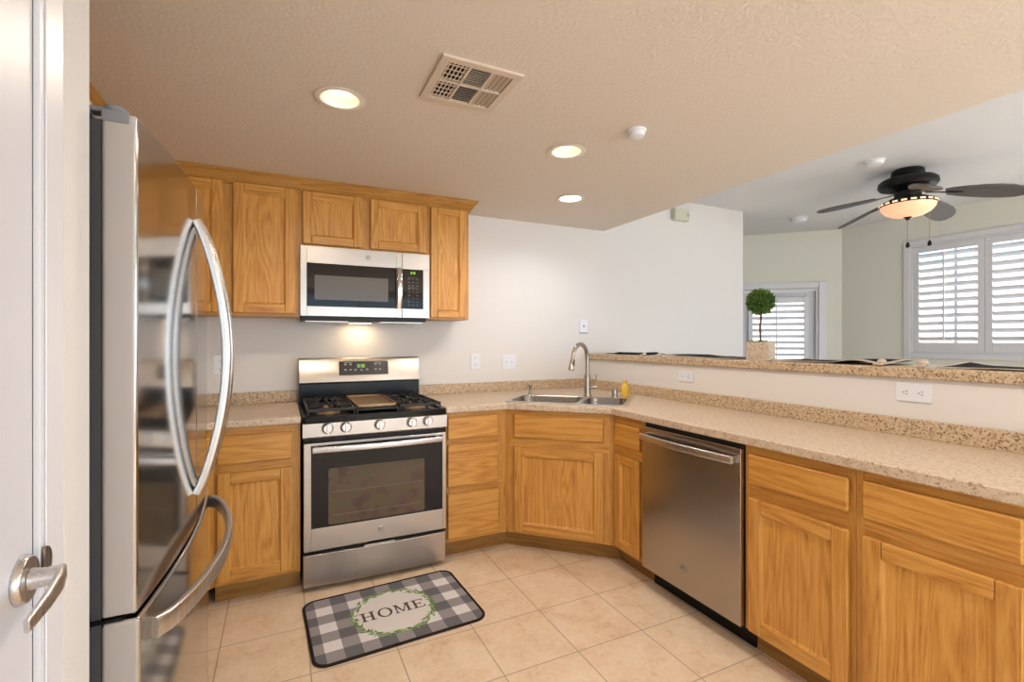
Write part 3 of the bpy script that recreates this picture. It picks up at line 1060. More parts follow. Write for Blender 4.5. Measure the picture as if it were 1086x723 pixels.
# burners, grates, griddle
for i, (x, y, r) in enumerate(((0.140, -0.50, 0.046), (0.140, -0.23, 0.038), (0.620, -0.50, 0.046), (0.620, -0.23, 0.038), (0.380, -0.38, 0.05))):
    b = M()
    b.lathe([(r * 1.35, 0.0), (r * 1.3, 0.006), (r * 1.05, 0.008), (r, 0.016), (0.0, 0.016)], (x, y, 0.8935), 'z', 28, cap1=False)
    bo = b.build('burner', MT['brass'], t)
    M().lathe([(r * 0.85, 0.0), (r * 0.88, 0.004), (r * 0.75, 0.007), (0.0, 0.007)], (x, y, 0.9097), 'z', 28, cap1=False).build('burner_cap', MT['iron'], bo)


def grate(x0, x1, y0, y1):
    g = M()
    z0, z1, b = 0.922, 0.938, 0.010
    # outer frame
    g.box(x0, x1, y0, y0 + b, z0, z1).box(x0, x1, y1 - b, y1, z0, z1).box(x0, x0 + b, y0 + b, y1 - b, z0, z1).box(x1 - b, x1, y0 + b, y1 - b, z0, z1)
    ym = (y0 + y1) / 2
    g.box(x0 + b, x1 - b, ym - b / 2, ym + b / 2, z0, z1)
    xm = (x0 + x1) / 2
    for yc, ya, yb in ((y0 + (ym - y0) / 2, y0 + b, ym - b / 2), (y1 - (y1 - ym) / 2, ym + b / 2, y1 - b)):
        # fingers pointing at each burner
        g.box(xm - 0.004, xm + 0.004, ya, yc - 0.03, z0 + 0.002, z1 + 0.003).box(xm - 0.004, xm + 0.004, yc + 0.03, yb, z0 + 0.002, z1 + 0.003)
        g.box(x0 + b, xm - 0.03, yc - 0.004, yc + 0.004, z0 + 0.002, z1 + 0.003).box(xm + 0.03, x1 - b, yc - 0.004, yc + 0.004, z0 + 0.002, z1 + 0.003)
        for q in (0.27, 0.73):
            xx = x0 + (x1 - x0) * q
            g.box(xx - 0.0035, xx + 0.0035, ya, yb, z0 + 0.002, z1)
    for fx in (x0, x1 - b):
        for fy in (y0, ym - b / 2, y1 - b): g.box(fx, fx + b, fy, fy + b, 0.8935, z0)
    return g


grate(0.022, 0.262, -0.650, -0.105).build('grate', MT['iron'], t, bevel=0.002)
grate(0.500, 0.738, -0.650, -0.105).build('grate', MT['iron'], t, bevel=0.002)
g = M().box(0.268, 0.278, -0.645, -0.11, 0.894, 0.928).box(0.484, 0.494, -0.645, -0.11, 0.894, 0.928)
g.box(0.278, 0.484, -0.645, -0.633, 0.914, 0.926)
g.build('griddle_frame', MT['iron'], t, bevel=0.002)
gp = rrect(0.272, 0.490, -0.622, -0.130, 0.012, 3)
gi = rrect(0.280, 0.482, -0.614, -0.138, 0.010, 3)
M().loft([[(x, y, 0.930) for x, y in gp], [(x, y, 0.944) for x, y in gp], [(x, y, 0.944) for x, y in gi], [(x, y, 0.937) for x, y in gi]], 0, True, True).build('griddle', MT['griddle'], t)

# oven door
dm = M()
dm.box(0.005, 0.040, -0.690, -0.657, 0.216, 0.767).box(0.735, 0.755, -0.690, -0.657, 0.216, 0.767)
dm.box(0.040, 0.735, -0.690, -0.657, 0.216, 0.330).box(0.040, 0.735, -0.690, -0.657, 0.752, 0.767)
dr = dm.build('oven_door', MT['steel'], t, bevel=0.002)
M().box(0.0402, 0.7348, -0.6895, -0.662, 0.3302, 0.7518).build('door_glass', MT['glass_black'], dr)
fr = rrect(0.122, 0.630, 0.340, 0.632, 0.012, 3)
fi = rrect(0.128, 0.624, 0.346, 0.626, 0.008, 3)
M().loft([[(x, -0.6896, z) for x, z in fr], [(x, -0.6906, z) for x, z in fr], [(x, -0.6906, z) for x, z in fi], [(x, -0.6899, z) for x, z in fi]], 0, False, True).build('oven_window', MT['glass_oven'], dr)
m = M()
for z in (0.385, 0.505): m.box(0.14, 0.615, -0.6903, -0.69, z, z + 0.003)
m.build('rack_lines', MT['rack'], dr)
hp = []
for k in range(25):
    u = k / 24
    hp.append((0.045 + 0.68 * u, -0.722 - 0.022 * math.sin(PI * u), 0.738))
hd = M().sweep(hp, rsec(0.016, 0.032, 0.006), (0, 0, 1))
hd.box(0.050, 0.075, -0.725, -0.688, 0.726, 0.750).box(0.695, 0.720, -0.725, -0.688, 0.726, 0.750)
hd.build('handle', MT['steel_plain'], dr, bevel=0.001)
badge(dr, (0.389, -0.690, 0.277), 'y', 0.0155)
# storage drawer
pts = [(0.004 + 0.752 * k / 16, -0.680 - 0.012 * math.sin(PI * k / 16)) for k in range(17)]
dw = M().prism([(0.756, -0.657), (0.004, -0.657)] + pts, 0.030, 0.194)
dwo = dw.build('storage_drawer', MT['steel'], t, bevel=0.003)
M().box(0.300, 0.466, -0.6915, -0.672, 0.1945, 0.203).build('drawer_grip', MT['steel_plain'], dwo, bevel=0.001)

# ------------------------------------------------------------------ microwave
t = thing('microwave', 'stainless over-the-range microwave with black window under the short cabinet', 'microwave', (0.378, -0.17, 1.405))
YM = -0.343
M().box(0.002, 0.756, -0.318, -0.003, 1.438, 1.840).build('body', MT['black_matte'], t, bevel=0.002)
m = M()
m.box(0.0, 0.034, YM, -0.319, 1.436, 1.841).box(0.034, 0.547, YM, -0.319, 1.743, 1.841).box(0.034, 0.547, YM, -0.319, 1.436, 1.493).box(0.547, 0.581, YM, -0.319, 1.436, 1.841)
dr = m.build('door', MT['steel'], t, bevel=0.0015)
M().box(0.0342, 0.5468, YM + 0.001, -0.32, 1.4932, 1.7428).build('door_glass', MT['glass_black'], dr)
M().box(0.076, 0.496, YM + 0.0002, YM + 0.001, 1.532, 1.674).build('window', MT['glass_mw'], dr)
hp = [(0.562, YM - 0.012 - 0.022 * math.sin(PI * k / 14), 1.493 + 0.251 * k / 14) for k in range(15)]
h = M().sweep(hp, rsec(0.030, 0.010, 0.004), (0, -1, 0))
h.box(0.550, 0.574, YM - 0.012, YM + 0.001, 1.495, 1.515).box(0.550, 0.574, YM - 0.012, YM + 0.001, 1.722, 1.742)
h.build('handle', MT['chrome'], dr, bevel=0.001)
badge(dr, (0.376, YM, 1.793), 'y', 0.017)
m = M()
m.box(0.583, 0.757, YM, -0.319, 1.741, 1.841).box(0.583, 0.757, YM, -0.319, 1.436, 1.493).box(0.716, 0.757, YM, -0.319, 1.493, 1.741)
cp = m.build('control_panel', MT['steel'], t, bevel=0.0015)
kp = M().box(0.5832, 0.7158, YM - 0.0005, -0.32, 1.4932, 1.7408).build('keypad', MT['glass_black'], cp)
m = M(); digits(m, '8:30', 0.636, 1.712, 0.013, YM - 0.0006)
m.build('clock_digits', MT['led_green'], kp)
m = M()
for r in range(9):
    z = 1.683 - r * 0.0205
    if r in (0, 3): m.box(0.618, 0.680, YM - 0.001, YM - 0.0005, z + 0.004, z + 0.006)
    for cx in (0.620, 0.646, 0.672):
        if r == 5: 
            if cx == 0.646: continue
        m.box(cx, cx + 0.012, YM - 0.001, YM - 0.0005, z - 0.006, z)
m.build('key_marks', plain('dim_key_print', srgb(92, 86, 82), 0.6), kp)
M().box(0.012, 0.746, -0.30, -0.02, 1.412, 1.4375).build('vent_base', MT['black_matte'], t, bevel=0.002)
M().box(0.03, 0.270, -0.27, -0.05, 1.4045, 1.4115).build('grease_filter', MT['steel'], t, bevel=0.001)
M().box(0.46, 0.73, -0.27, -0.05, 1.4045, 1.4115).build('grease_filter', MT['steel'], t, bevel=0.001)
M().box(0.275, 0.455, -0.27, -0.05, 1.4055, 1.4115).build('lamp_plate', MT['gray'], t)
M().box(0.30, 0.43, -0.13, -0.06, 1.4035, 1.4053).build('lamp_lens', MT['bulb_hood'], t)
area_light('microwave_lamp', (0.365, -0.095, 1.400), (0, 0, 0), 0.13, 0.07, 0.45, (1.0, 0.72, 0.42))

# ------------------------------------------------------------------ dishwasher
t = thing('dishwasher', 'stainless steel dishwasher under the counter between oak base cabinets', 'dishwasher', (1.93, -1.663, 0))
M().box(1.640, 2.17, -1.9655, -1.3595, 0.105, 0.866).build('tub', MT['black_matte'], t)
M().box(1.700, 1.716, -1.966, -1.3595, 0.002, 0.104).build('kick_plate', MT['black'], t)
dr = M().box(1.613, 1.6395, -1.962, -1.362, 0.108, 0.846).build('door', MT['steel_y'], t, bevel=0.004)
hp = []
for k in range(21):
    u = k / 20
    hp.append((1.588 - 0.020 * math.sin(PI * u), -1.940 + 0.56 * u, 0.797))
h = M().sweep(hp, rsec(0.016, 0.034, 0.006), (0, 0, 1))
for y in (-1.935, -1.385): h.box(1.586, 1.614, y - 0.012, y + 0.012, 0.785, 0.809)
h.build('handle', MT['steel_plain'], dr, bevel=0.001)
badge(dr, (1.613, -1.652, 0.222), 'x', 0.017)

# ------------------------------------------------------------------ refrigerator
t = thing('refrigerator', 'tall bowed stainless refrigerator with bottom freezer at the left', 'refrigerator', (-0.72, -1.80, 0))
FY0, FY1, FYM = -2.256, -1.345, -1.8005


def face(y, x0=-0.334, bulge=0.030):
    return x0 + bulge * (1 - ((y - FYM) / 0.4555) ** 2)


M().box(-1.095, -0.412, FY0 + 0.004, FY1 - 0.004, 0.025, 1.700).build('cabinet_body', MT['dark_gray'], t, bevel=0.004)
m = M().box(-0.4115, -0.3865, FY0 + 0.006, FY1 - 0.006, 0.13, 1.69)
m.build('door_gasket', MT['dark_gray'], t)


def bowed(y0, y1, z0, z1, extra=0.0, xb=-0.386):
    pts = []
    n = 14
    for k in range(n + 1):
        y = y0 + (y1 - y0) * k / n
        pts.append((face(y) + extra, y))
    m = M().prism([(xb, y1), (xb, y0)] + pts, z0, z1)
    m.m[3] = 1
    m.m[-1] = 1
    return m


d1 = bowed(FY0, FYM - 0.0015, 0.799, 1.706).build('door', [MT['steel_fridge'], MT['door_edge']], t, bevel=0.007, seg=3, angle=20)
d2 = bowed(FYM + 0.0015, FY1, 0.799, 1.706).build('door', [MT['steel_fridge'], MT['door_edge']], t, bevel=0.007, seg=3, angle=20)
fz = bowed(FY0, FY1, 0.115, 0.792, 0.004).build('freezer_drawer', [MT['steel_fridge'], MT['door_edge']], t, bevel=0.007, seg=3, angle=20)
M().box(-0.42, -0.36, FY0 + 0.02, FY1 - 0.02, 0.01, 0.10).build('toe_grille', MT['black_matte'], t, bevel=0.003)
for yb, par in ((FYM - 0.040, d1), (FYM + 0.040, d2)):
    hp = []
    for k in range(33):
        u = k / 32
        hp.append((face(yb) + 0.006 + 0.068 * math.sin(PI * u) ** 0.8, yb, 0.895 + 0.715 * u))
    M().sweep(hp, rsec(0.033, 0.022, 0.008), (1, 0, 0)).build('handle', MT['steel_plain'], par)
hp = []
for k in range(33):
    u = k / 32
    y = -2.205 + 0.81 * u
    hp.append((face(y) + 0.010 + 0.062 * math.sin(PI * u) ** 0.55, y, 0.742))
M().sweep(hp, rsec(0.016, 0.042, 0.006), (0, 0, 1)).build('handle', MT['steel_plain'], fz)
# hinge covers on top and the mid hinge between door and freezer
for y0, y1 in ((FY0 + 0.004, FY0 + 0.085), (FY1 - 0.085, FY1 - 0.004)):
    yn = y0 if y0 < FYM else y1
    sg = 1 if y0 < FYM else -1
    m = M().box(-0.385, -0.345, yn - sg * 0.006, yn + sg * 0.05, 1.686, 1.7075)
    m.prism(rrect(-0.470, -0.405, min(y0, y1), max(y0, y1), 0.012, 4), 1.7005, 1.724)
    m.lathe([(0.019, 0), (0.019, 0.012), (0.015, 0.016), (0, 0.016)], (-0.372, yn + sg * 0.024, 1.7068), 'z', 24, cap1=False)
    m.box(-0.41, -0.372, yn + sg * 0.010, yn + sg * 0.038, 1.7068, 1.716)
    m.build('hinge_cover', MT['gray'], t, bevel=0.002)
m = M().box(-0.415, -0.352, FY0 - 0.003, FY0 + 0.06, 0.7925, 0.7985)
m.box(-0.415, -0.402, FY0 - 0.006, FY0 + 0.01, 0.780, 0.815)
m.build('mid_hinge', MT['black'], t, bevel=0.002)

# ------------------------------------------------------------------ sink, faucet and company
SKM = Matrix.Translation(SINK_O) @ RS.to_4x4()
t = thing('sink', 'double bowl stainless steel sink set diagonally in the corner counter', 'sink', (SINK_O.x, SINK_O.y, HC), A3)
z_r = 0.0045
outer = rrect(sx0, sx1, sy0, sy1, 0.035)
bowls = [(-0.335, 0.095, 0.070, 0.420), (0.122, 0.376, 0.070, 0.420)]
m = M()
m.prism_holes(outer, [rrect(a, b, c2, d, 0.06, 8) for a, b, c2, d in bowls], 0.0003, z_r)
rim = m.build('rim', MT['steel_plain'], t, local=True, bevel=0.0015)
for a, b, c2, d in bowls:
    def ring(ins, z, r): return [(x, y, z) for x, y in rrect(a + ins, b - ins, c2 + ins, d - ins, r, 8)]
    m = M().loft([ring(0, z_r - 0.0005, 0.06), ring(0.004, -0.006, 0.058), ring(0.012, -0.15, 0.055), ring(0.03, -0.176, 0.05), ring(0.06, -0.182, 0.04)], 0, False, True)
    bo = m.build('bowl', MT['sink_bowl'], t, local=True, angle=60)
    M().lathe([(0.0, 0.004), (0.030, 0.004), (0.042, 0.006), (0.045, 0.0)], ((a + b) / 2, (c2 + d) / 2, -0.1818), 'z', 24, cap0=False, cap1=False).build('drain', MT['chrome'], bo, local=True)

fb = Vector(sk(0.100, 0.468, 0))
fz0 = HC + 0.0048
dirv = Vector((-0.9, -0.43, 0)).normalized()
t = thing('faucet', 'tall brushed nickel gooseneck pull-down faucet behind the sink', 'faucet', (fb.x, fb.y, fz0))
m = M().lathe([(0.030, 0), (0.029, 0.006), (0.024, 0.016), (0.0225, 0.03), (0.0205, 0.125), (0.0235, 0.128), (0.0235, 0.140), (0.018, 0.146), (0.0165, 0.16)], (fb.x, fb.y, fz0), 'z', 28)
m.build('base', MT['nickel'], t)
R = 0.092
zt = 1.268 - R
pts = [(fb.x, fb.y, fz0 + 0.15), (fb.x, fb.y, zt - 0.03)]
for k in range(0, 20):
    a = PI * k / 19 * 0.93
    pts.append(tuple(fb + dirv * (R - R * math.cos(a)) + Vector((0, 0, zt + R * math.sin(a)))))
M().tube(pts, 0.0145, 16, up=tuple(dirv.cross(Vector((0, 0, 1))))).build('spout', MT['nickel'], t)
e = Vector(pts[-1])
dn = (Vector(pts[-1]) - Vector(pts[-2])).normalized()
M().tube([e, e + dn * 0.03, e + dn * 0.075, e + dn * 0.10], 0.0135, 16, up=tuple(dirv.cross(Vector((0, 0, 1)))), scale=[0.95, 1.05, 1.45, 1.5]).build('spray_head', MT['nickel'], t)
sp = e + dn * 0.05
bn = Vector((0.12, -0.99, 0)).normalized()
m = M().sweep([sp - dn * 0.02 + bn * 0.014, sp + dn * 0.02 + bn * 0.017], rsec(0.012, 0.006, 0.002), tuple(bn))
m.build('spray_button', MT['black_matte'], t)
sd = Vector((0.90, -0.43, 0))
lz = fz0 + 0.062
m = M().tube([fb + Vector((0, 0, lz)) + sd * 0.015, fb + Vector((0, 0, lz)) + sd * 0.062], 0.0125, 16)
m.tube([fb + Vector((0, 0, lz + 0.008)) + sd * 0.055, fb + Vector((0, 0, lz + 0.04)) + sd * 0.060, fb + Vector((0, 0, lz + 0.085)) + sd * 0.062], 0.0038, 10)
m.build('lever', MT['nickel'], t)

p = sk(-0.305, 0.462)
m = M().lathe([(0.020, 0), (0.019, 0.005), (0.013, 0.010), (0.011, 0.03), (0.011, 0.045), (0.013, 0.048), (0.013, 0.068), (0.009, 0.072)], (p[0], p[1], HC + 0.0047), 'z', 24)
m.tube([(p[0], p[1], HC + 0.060), Vector((p[0], p[1], HC + 0.060)) + Vector((-0.9, -0.35, 0)) * 0.035, Vector((p[0], p[1], HC + 0.055)) + Vector((-0.9, -0.35, 0)) * 0.045], 0.0045, 10)
o = m.build('soap_dispenser', MT['nickel'], loc=(p[0], p[1], HC + 0.0047))
tag(o, 'small nickel soap pump at the left rear corner of the sink', 'soap dispenser')
p = sk(0.285, 0.466)
m = M().lathe([(0.024, 0), (0.023, 0.005), (0.019, 0.008), (0.019, 0.050), (0.017, 0.056), (0.0, 0.057)], (p[0], p[1], HC + 0.0047), 'z', 24, cap1=False)
m.box(p[0] - 0.021, p[0] - 0.017, p[1] - 0.006, p[1] + 0.006, HC + 0.035, HC + 0.040)
o = m.build('air_gap', MT['nickel'], loc=(p[0], p[1], HC + 0.0047))
tag(o, 'short nickel dishwasher air gap cap between faucet and soap bottle', 'air gap')

# dish soap bottle
p = sk(0.345, 0.560)
zb = HC + 0.0002
t = thing('dish_soap_bottle', 'yellow dish soap bottle standing beside the sink', 'bottle', (p[0], p[1], zb))


def oval(rx, ry, z, n=24):
    return [(p[0] + rx * math.cos(2 * PI * k / n + A3), p[1] + ry * math.sin(2 * PI * k / n + A3), zb + z) for k in range(n)]


m = M().loft([oval(0.028, 0.017, 0), oval(0.031, 0.019, 0.004), oval(0.031, 0.019, 0.068), oval(0.027, 0.018, 0.080), oval(0.017, 0.014, 0.089), oval(0.016, 0.014, 0.092)], 0, True, True)
m.build('bottle_body', MT['soap'], t)
m = M().loft([oval(0.016, 0.013, 0.0922), oval(0.016, 0.013, 0.110), oval(0.014, 0.012, 0.113)], 0, True, True)
m.build('cap', MT['soap_cap'], t)


# ------------------------------------------------------------------ wall plates
def plate(name, label, cat, center, normal, w, h, kind, mat=None, group=None):
    """normal 'y' = on the back wall facing -y, 'x' = on the half wall facing -x"""
    t = thing(name, label, cat, center, 0.0 if normal == 'y' else -PI / 2, group)
    mat = mat or MT['white_plastic']
    m = M().box(-w / 2, w / 2, -0.006, -0.0004, -h / 2, h / 2)
    po = m.build('cover_plate', mat, t, local=True, bevel=0.002)
    if kind == 'outlet':
        for s in (-1, 1):
            r = M()
            if h > w:
                r.prism(rrect(-0.0145, 0.0145, s * 0.026 - 0.013, s * 0.026 + 0.013, 0.006, 3), -0.0072, -0.0058, axis='y')
            else:
                r.prism(rrect(s * 0.026 - 0.013, s * 0.026 + 0.013, -0.0145, 0.0145, 0.006, 3), -0.0072, -0.0058, axis='y')
            ro = r.build('socket', mat, t, local=True)
            q = M()
            if h > w:
                for dx in (-0.006, 0.006): q.box(dx - 0.001, dx + 0.001, -0.0078, -0.0070, s * 0.026 + 0.001, s * 0.026 + 0.009)
                q.prism(circle(0, s * 0.026 - 0.006, 0.0025, 10), -0.0078, -0.0070, axis='y')
            else:
                for dz in (-0.006, 0.006): q.box(s * 0.026 + 0.001, s * 0.026 + 0.009, -0.0078, -0.0070, dz - 0.001, dz + 0.001)
                q.prism(circle(s * 0.026 - 0.006, 0, 0.0025, 10), -0.0078, -0.0070, axis='y')
            q.build('slots', MT['slot'], ro, local=True)
    elif kind == 'switch2':
        for s in (-1, 1):
            M().prism([(-0.006, -0.011), (-0.015, 0.006), (-0.012, 0.010), (-0.006, 0.010)], s * 0.024 - 0.005, s * 0.024 + 0.005, axis='x').build('toggle', mat, t, local=True, bevel=0.001)
    elif kind == 'jack':
        M().prism(circle(0, 0, 0.007, 14), -0.009, -0.0058, axis='y').build('jack', MT['slot'], t, local=True)
        M().box(-w * 0.46, w * 0.46, -0.012, -0.0004, -h / 2 - 0.007, -h / 2 - 0.0005).build('lip', MT['gray'], t, local=True)
    return t


plate('wall_outlet', 'white wall outlet on the back wall, between the range and the double switch', 'outlet', (1.204, 0, 1.138), 'y', 0.076, 0.115, 'outlet')
plate('light_switch', 'white double toggle switch plate on the back wall above the counter', 'switch', (1.484, 0, 1.129), 'y', 0.117, 0.113, 'switch2')
plate('wall_outlet', 'white wall outlet half hidden behind the refrigerator handle', 'outlet', (-0.424, 0, 1.146), 'y', 0.076, 0.118, 'outlet')
plate('wall_jack', 'small white phone jack plate on the back wall above the faucet', 'wall plate', (2.168, 0, 1.412), 'y', 0.080, 0.105, 'jack')
plate('wall_outlet', 'white horizontal outlet on the half wall just right of the soap bottle', 'outlet', (2.20, -1.095, 1.068), 'x', 0.120, 0.070, 'outlet')
plate('wall_outlet', 'large white horizontal outlet under the bar near the right edge', 'outlet', (2.20, -2.299, 1.084), 'x', 0.120, 0.072, 'outlet')
# door chime on the high wall
t = thing('door_chime', 'square ivory chime box high on the wall beside the ceiling edge', 'chime', (3.222, 0, 2.45))
m = M().box(-0.088, 0.088, -0.055, -0.0005, -0.055, 0.055)
b = m.build('case', MT['ivory_plastic'], t, local=True, bevel=0.006)
rg = []
m = M().prism([(0.045, 0), (0.065, -0.02), (0.085, 0), (0.065, 0.02)], -0.0575, -0.0548, axis='y')
m.build('emblem', MT['print'], b, local=True)
b['label'] = 'ivory box front'

# ------------------------------------------------------------------ ceiling fittings
LAB = {0: 'lit warm recessed ceiling light above the left of the range', 1: 'lit warm recessed ceiling light, middle of the three in view',
       2: 'lit cool white recessed ceiling light nearest the back wall', 3: 'cool recessed ceiling light at the top edge of the photo',
       4: 'added, unseen recessed ceiling light above the camera', 5: 'added, unseen recessed ceiling light behind the camera at right', 6: 'added, unseen recessed ceiling light behind the camera at left'}
for i, (x, y, kind) in enumerate(CANS):
    t = thing('recessed_light', LAB[i], 'ceiling light', (x, y, ZK), 0, 'recessed lights in the kitchen ceiling')
    n = 40
    prof_t = [(0.0735, 0.0), (0.090, -0.0012), (0.092, -0.004), (0.074, -0.007), (0.068, -0.004), (0.068, 0.0)]
    m = M().lathe([(r, h - 0.0003) for r, h in prof_t], (x, y, ZK), 'z', n, cap0=False, cap1=False)
    if i == 3:
        for kk in range(0): pass
    m.build('trim_ring', MT['can_white'], t)
    if kind == 'warm':
        m = M().lathe([(0.068, -0.002), (0.066, 0.02), (0.056, 0.060), (0.050, 0.085), (0.0, 0.086)], (x, y, ZK), 'z', n, cap0=False, cap1=False)
        m.build('baffle', MT['can_white'], t)
        M().lathe([(0.0, 0.020), (0.020, 0.021), (0.036, 0.028), (0.045, 0.040), (0.046, 0.055), (0.038, 0.075)], (x, y, ZK), 'z', n, cap0=False, cap1=False).build('bulb', MT['bulb_warm'], t)
    else:
        M().lathe([(0.0, -0.003), (0.066, -0.002), (0.0675, 0.004), (0.0, 0.02)], (x, y, ZK), 'z', n, cap0=False, cap1=False).build('lens', MT['bulb_cool'], t)
    l = bpy.data.lights.new('can_light', 'SPOT')
    l.energy = CAN_W
    l.color = (1.0, 0.84, 0.66) if kind == 'warm' else (0.95, 0.97, 1.0)
    l.spot_size = math.radians(165)
    l.spot_blend = 0.6
    l.shadow_soft_size = 0.055
    lo = bpy.data.objects.new('can_light', l)
    COL.objects.link(lo)
    lo.location = (x, y, ZK - 0.012)

# supply vent: three by two banks of fins
t = thing('ceiling_vent', 'square beige metal air vent in the kitchen ceiling', 'vent', (0.52, -1.70, ZK))
vx0, vx1, vy0, vy1 = 0.372, 0.666, -1.852, -1.553
zt = ZK - 0.0004
m = M()
cells = []
bx = [vx0 + 0.030, vx0 + 0.108, vx0 + 0.114, vx0 + 0.182, vx0 + 0.188, vx1 - 0.030]
m.box(vx0, vx1, vy0, vy0 + 0.030, zt - 0.010, zt).box(vx0, vx1, vy1 - 0.030, vy1, zt - 0.010, zt)
ym = (vy0 + vy1) / 2
m.box(vx0, vx0 + 0.030, vy0 + 0.030, vy1 - 0.030, zt - 0.010, zt).box(vx1 - 0.030, vx1, vy0 + 0.030, vy1 - 0.030, zt - 0.010, zt)
xs = [vx0 + 0.030, vx0 + 0.030 + 0.0726, vx0 + 0.030 + 0.0807 + 0.0726, vx1 - 0.030]
wc = (vx1 - vx0 - 0.06 - 0.016) / 3
cx = [vx0 + 0.03 + i * (wc + 0.008) for i in range(3)]
for i in (0, 1): m.box(cx[i] + wc, cx[i] + wc + 0.008, vy0 + 0.03, vy1 - 0.03, zt - 0.010, zt)
m.box(vx0 + 0.03, vx1 - 0.03, ym - 0.006, ym + 0.006, zt - 0.0098, zt)
VM = plain('beige_vent_paint', srgb(214, 198, 180), 0.5)
m.build('frame', VM, t, bevel=0.0015)
M().box(vx0 + 0.029, vx1 - 0.029, vy0 + 0.029, vy1 - 0.029, zt - 0.0012, zt - 0.0002).build('duct_opening', plain('dark_duct', srgb(52, 42, 36), 0.9), t)
for i in range(3):
    for j, (ya, yb) in enumerate(((vy0 + 0.03, ym - 0.006), (ym + 0.006, vy1 - 0.03))):
        f = M()
        x0c, x1c = cx[i], cx[i] + wc
        if i == 1:
            nn = 9
            for k in range(nn):
                yy = ya + (yb - ya) * (k + 0.5) / nn
                tl = 0.0025 if j == 0 else 0.0058
                f.add([(x0c, yy - tl, zt - 0.0090), (x1c, yy - tl, zt - 0.0090), (x1c, yy + tl, zt - 0.0015), (x0c, yy + tl, zt - 0.0015),
                       (x0c, yy - tl, zt - 0.0080), (x1c, yy - tl, zt - 0.0080), (x1c, yy + tl, zt - 0.0005 - 0.001), (x0c, yy + tl, zt - 0.0015)],
                      [(0, 1, 2, 3), (4, 7, 6, 5), (0, 4, 5, 1), (1, 5, 6, 2), (2, 6, 7, 3), (3, 7, 4, 0)])
        else:
            nn = 5 if i == 0 else 4
            for k in range(nn):
                xx = x0c + (x1c - x0c) * (k + 0.5) / nn
                sgn = 1 if i == 0 else -1
                tl = 0.0045 if i == 0 else 0.0052
                f.add([(xx - sgn * tl, ya, zt - 0.0090), (xx - sgn * tl, yb, zt - 0.0090), (xx + sgn * tl, yb, zt - 0.0015), (xx + sgn * tl, ya, zt - 0.0015),
                       (xx - sgn * tl, ya, zt - 0.0080), (xx - sgn * tl, yb, zt - 0.0080), (xx + sgn * tl, yb, zt - 0.0010), (xx + sgn * tl, ya, zt - 0.0010)],
                      [(0, 1, 2, 3), (4, 7, 6, 5), (0, 4, 5, 1), (1, 5, 6, 2), (2, 6, 7, 3), (3, 7, 4, 0)])
            if i == 0:
                for k in range(4):
                    yy = ya + (yb - ya) * (k + 0.5) / 4
                    f.box(x0c, x1c, yy - 0.0012, yy + 0.0012, zt - 0.0085, zt - 0.0055)
        f.build('fins', VM, t)


def ceiling_disc(name, label, cat, c, r, h, mat):
    t = thing(name, label, cat, c)
    M().lathe([(r, -0.0003), (r, -h * 0.25), (r * 0.9, -h * 0.35)], c, 'z', 32, cap0=True).build('base_ring', mat, t)
    M().lathe([(r * 0.86, -h * 0.35), (r * 0.80, -h * 0.85), (r * 0.5, -h), (0.0, -h)], c, 'z', 32, cap0=False, cap1=False).build('dome', mat, t)
    return t


ceiling_disc('motion_sensor', 'small white round sensor on the kitchen ceiling right of the lights', 'sensor', (1.315, -1.669, ZK), 0.042, 0.035, MT['white_plastic'])
ceiling_disc('smoke_detector', 'white round smoke detector on the living room ceiling beside the fan', 'smoke detector', (3.76, -1.36, ZL), 0.062, 0.035, MT['white_plastic'])
ceiling_disc('smoke_detector', 'white round ceiling detector farther back, near the shuttered door', 'smoke detector', (4.84, -0.082, ZL), 0.085, 0.045, MT['white_plastic'])

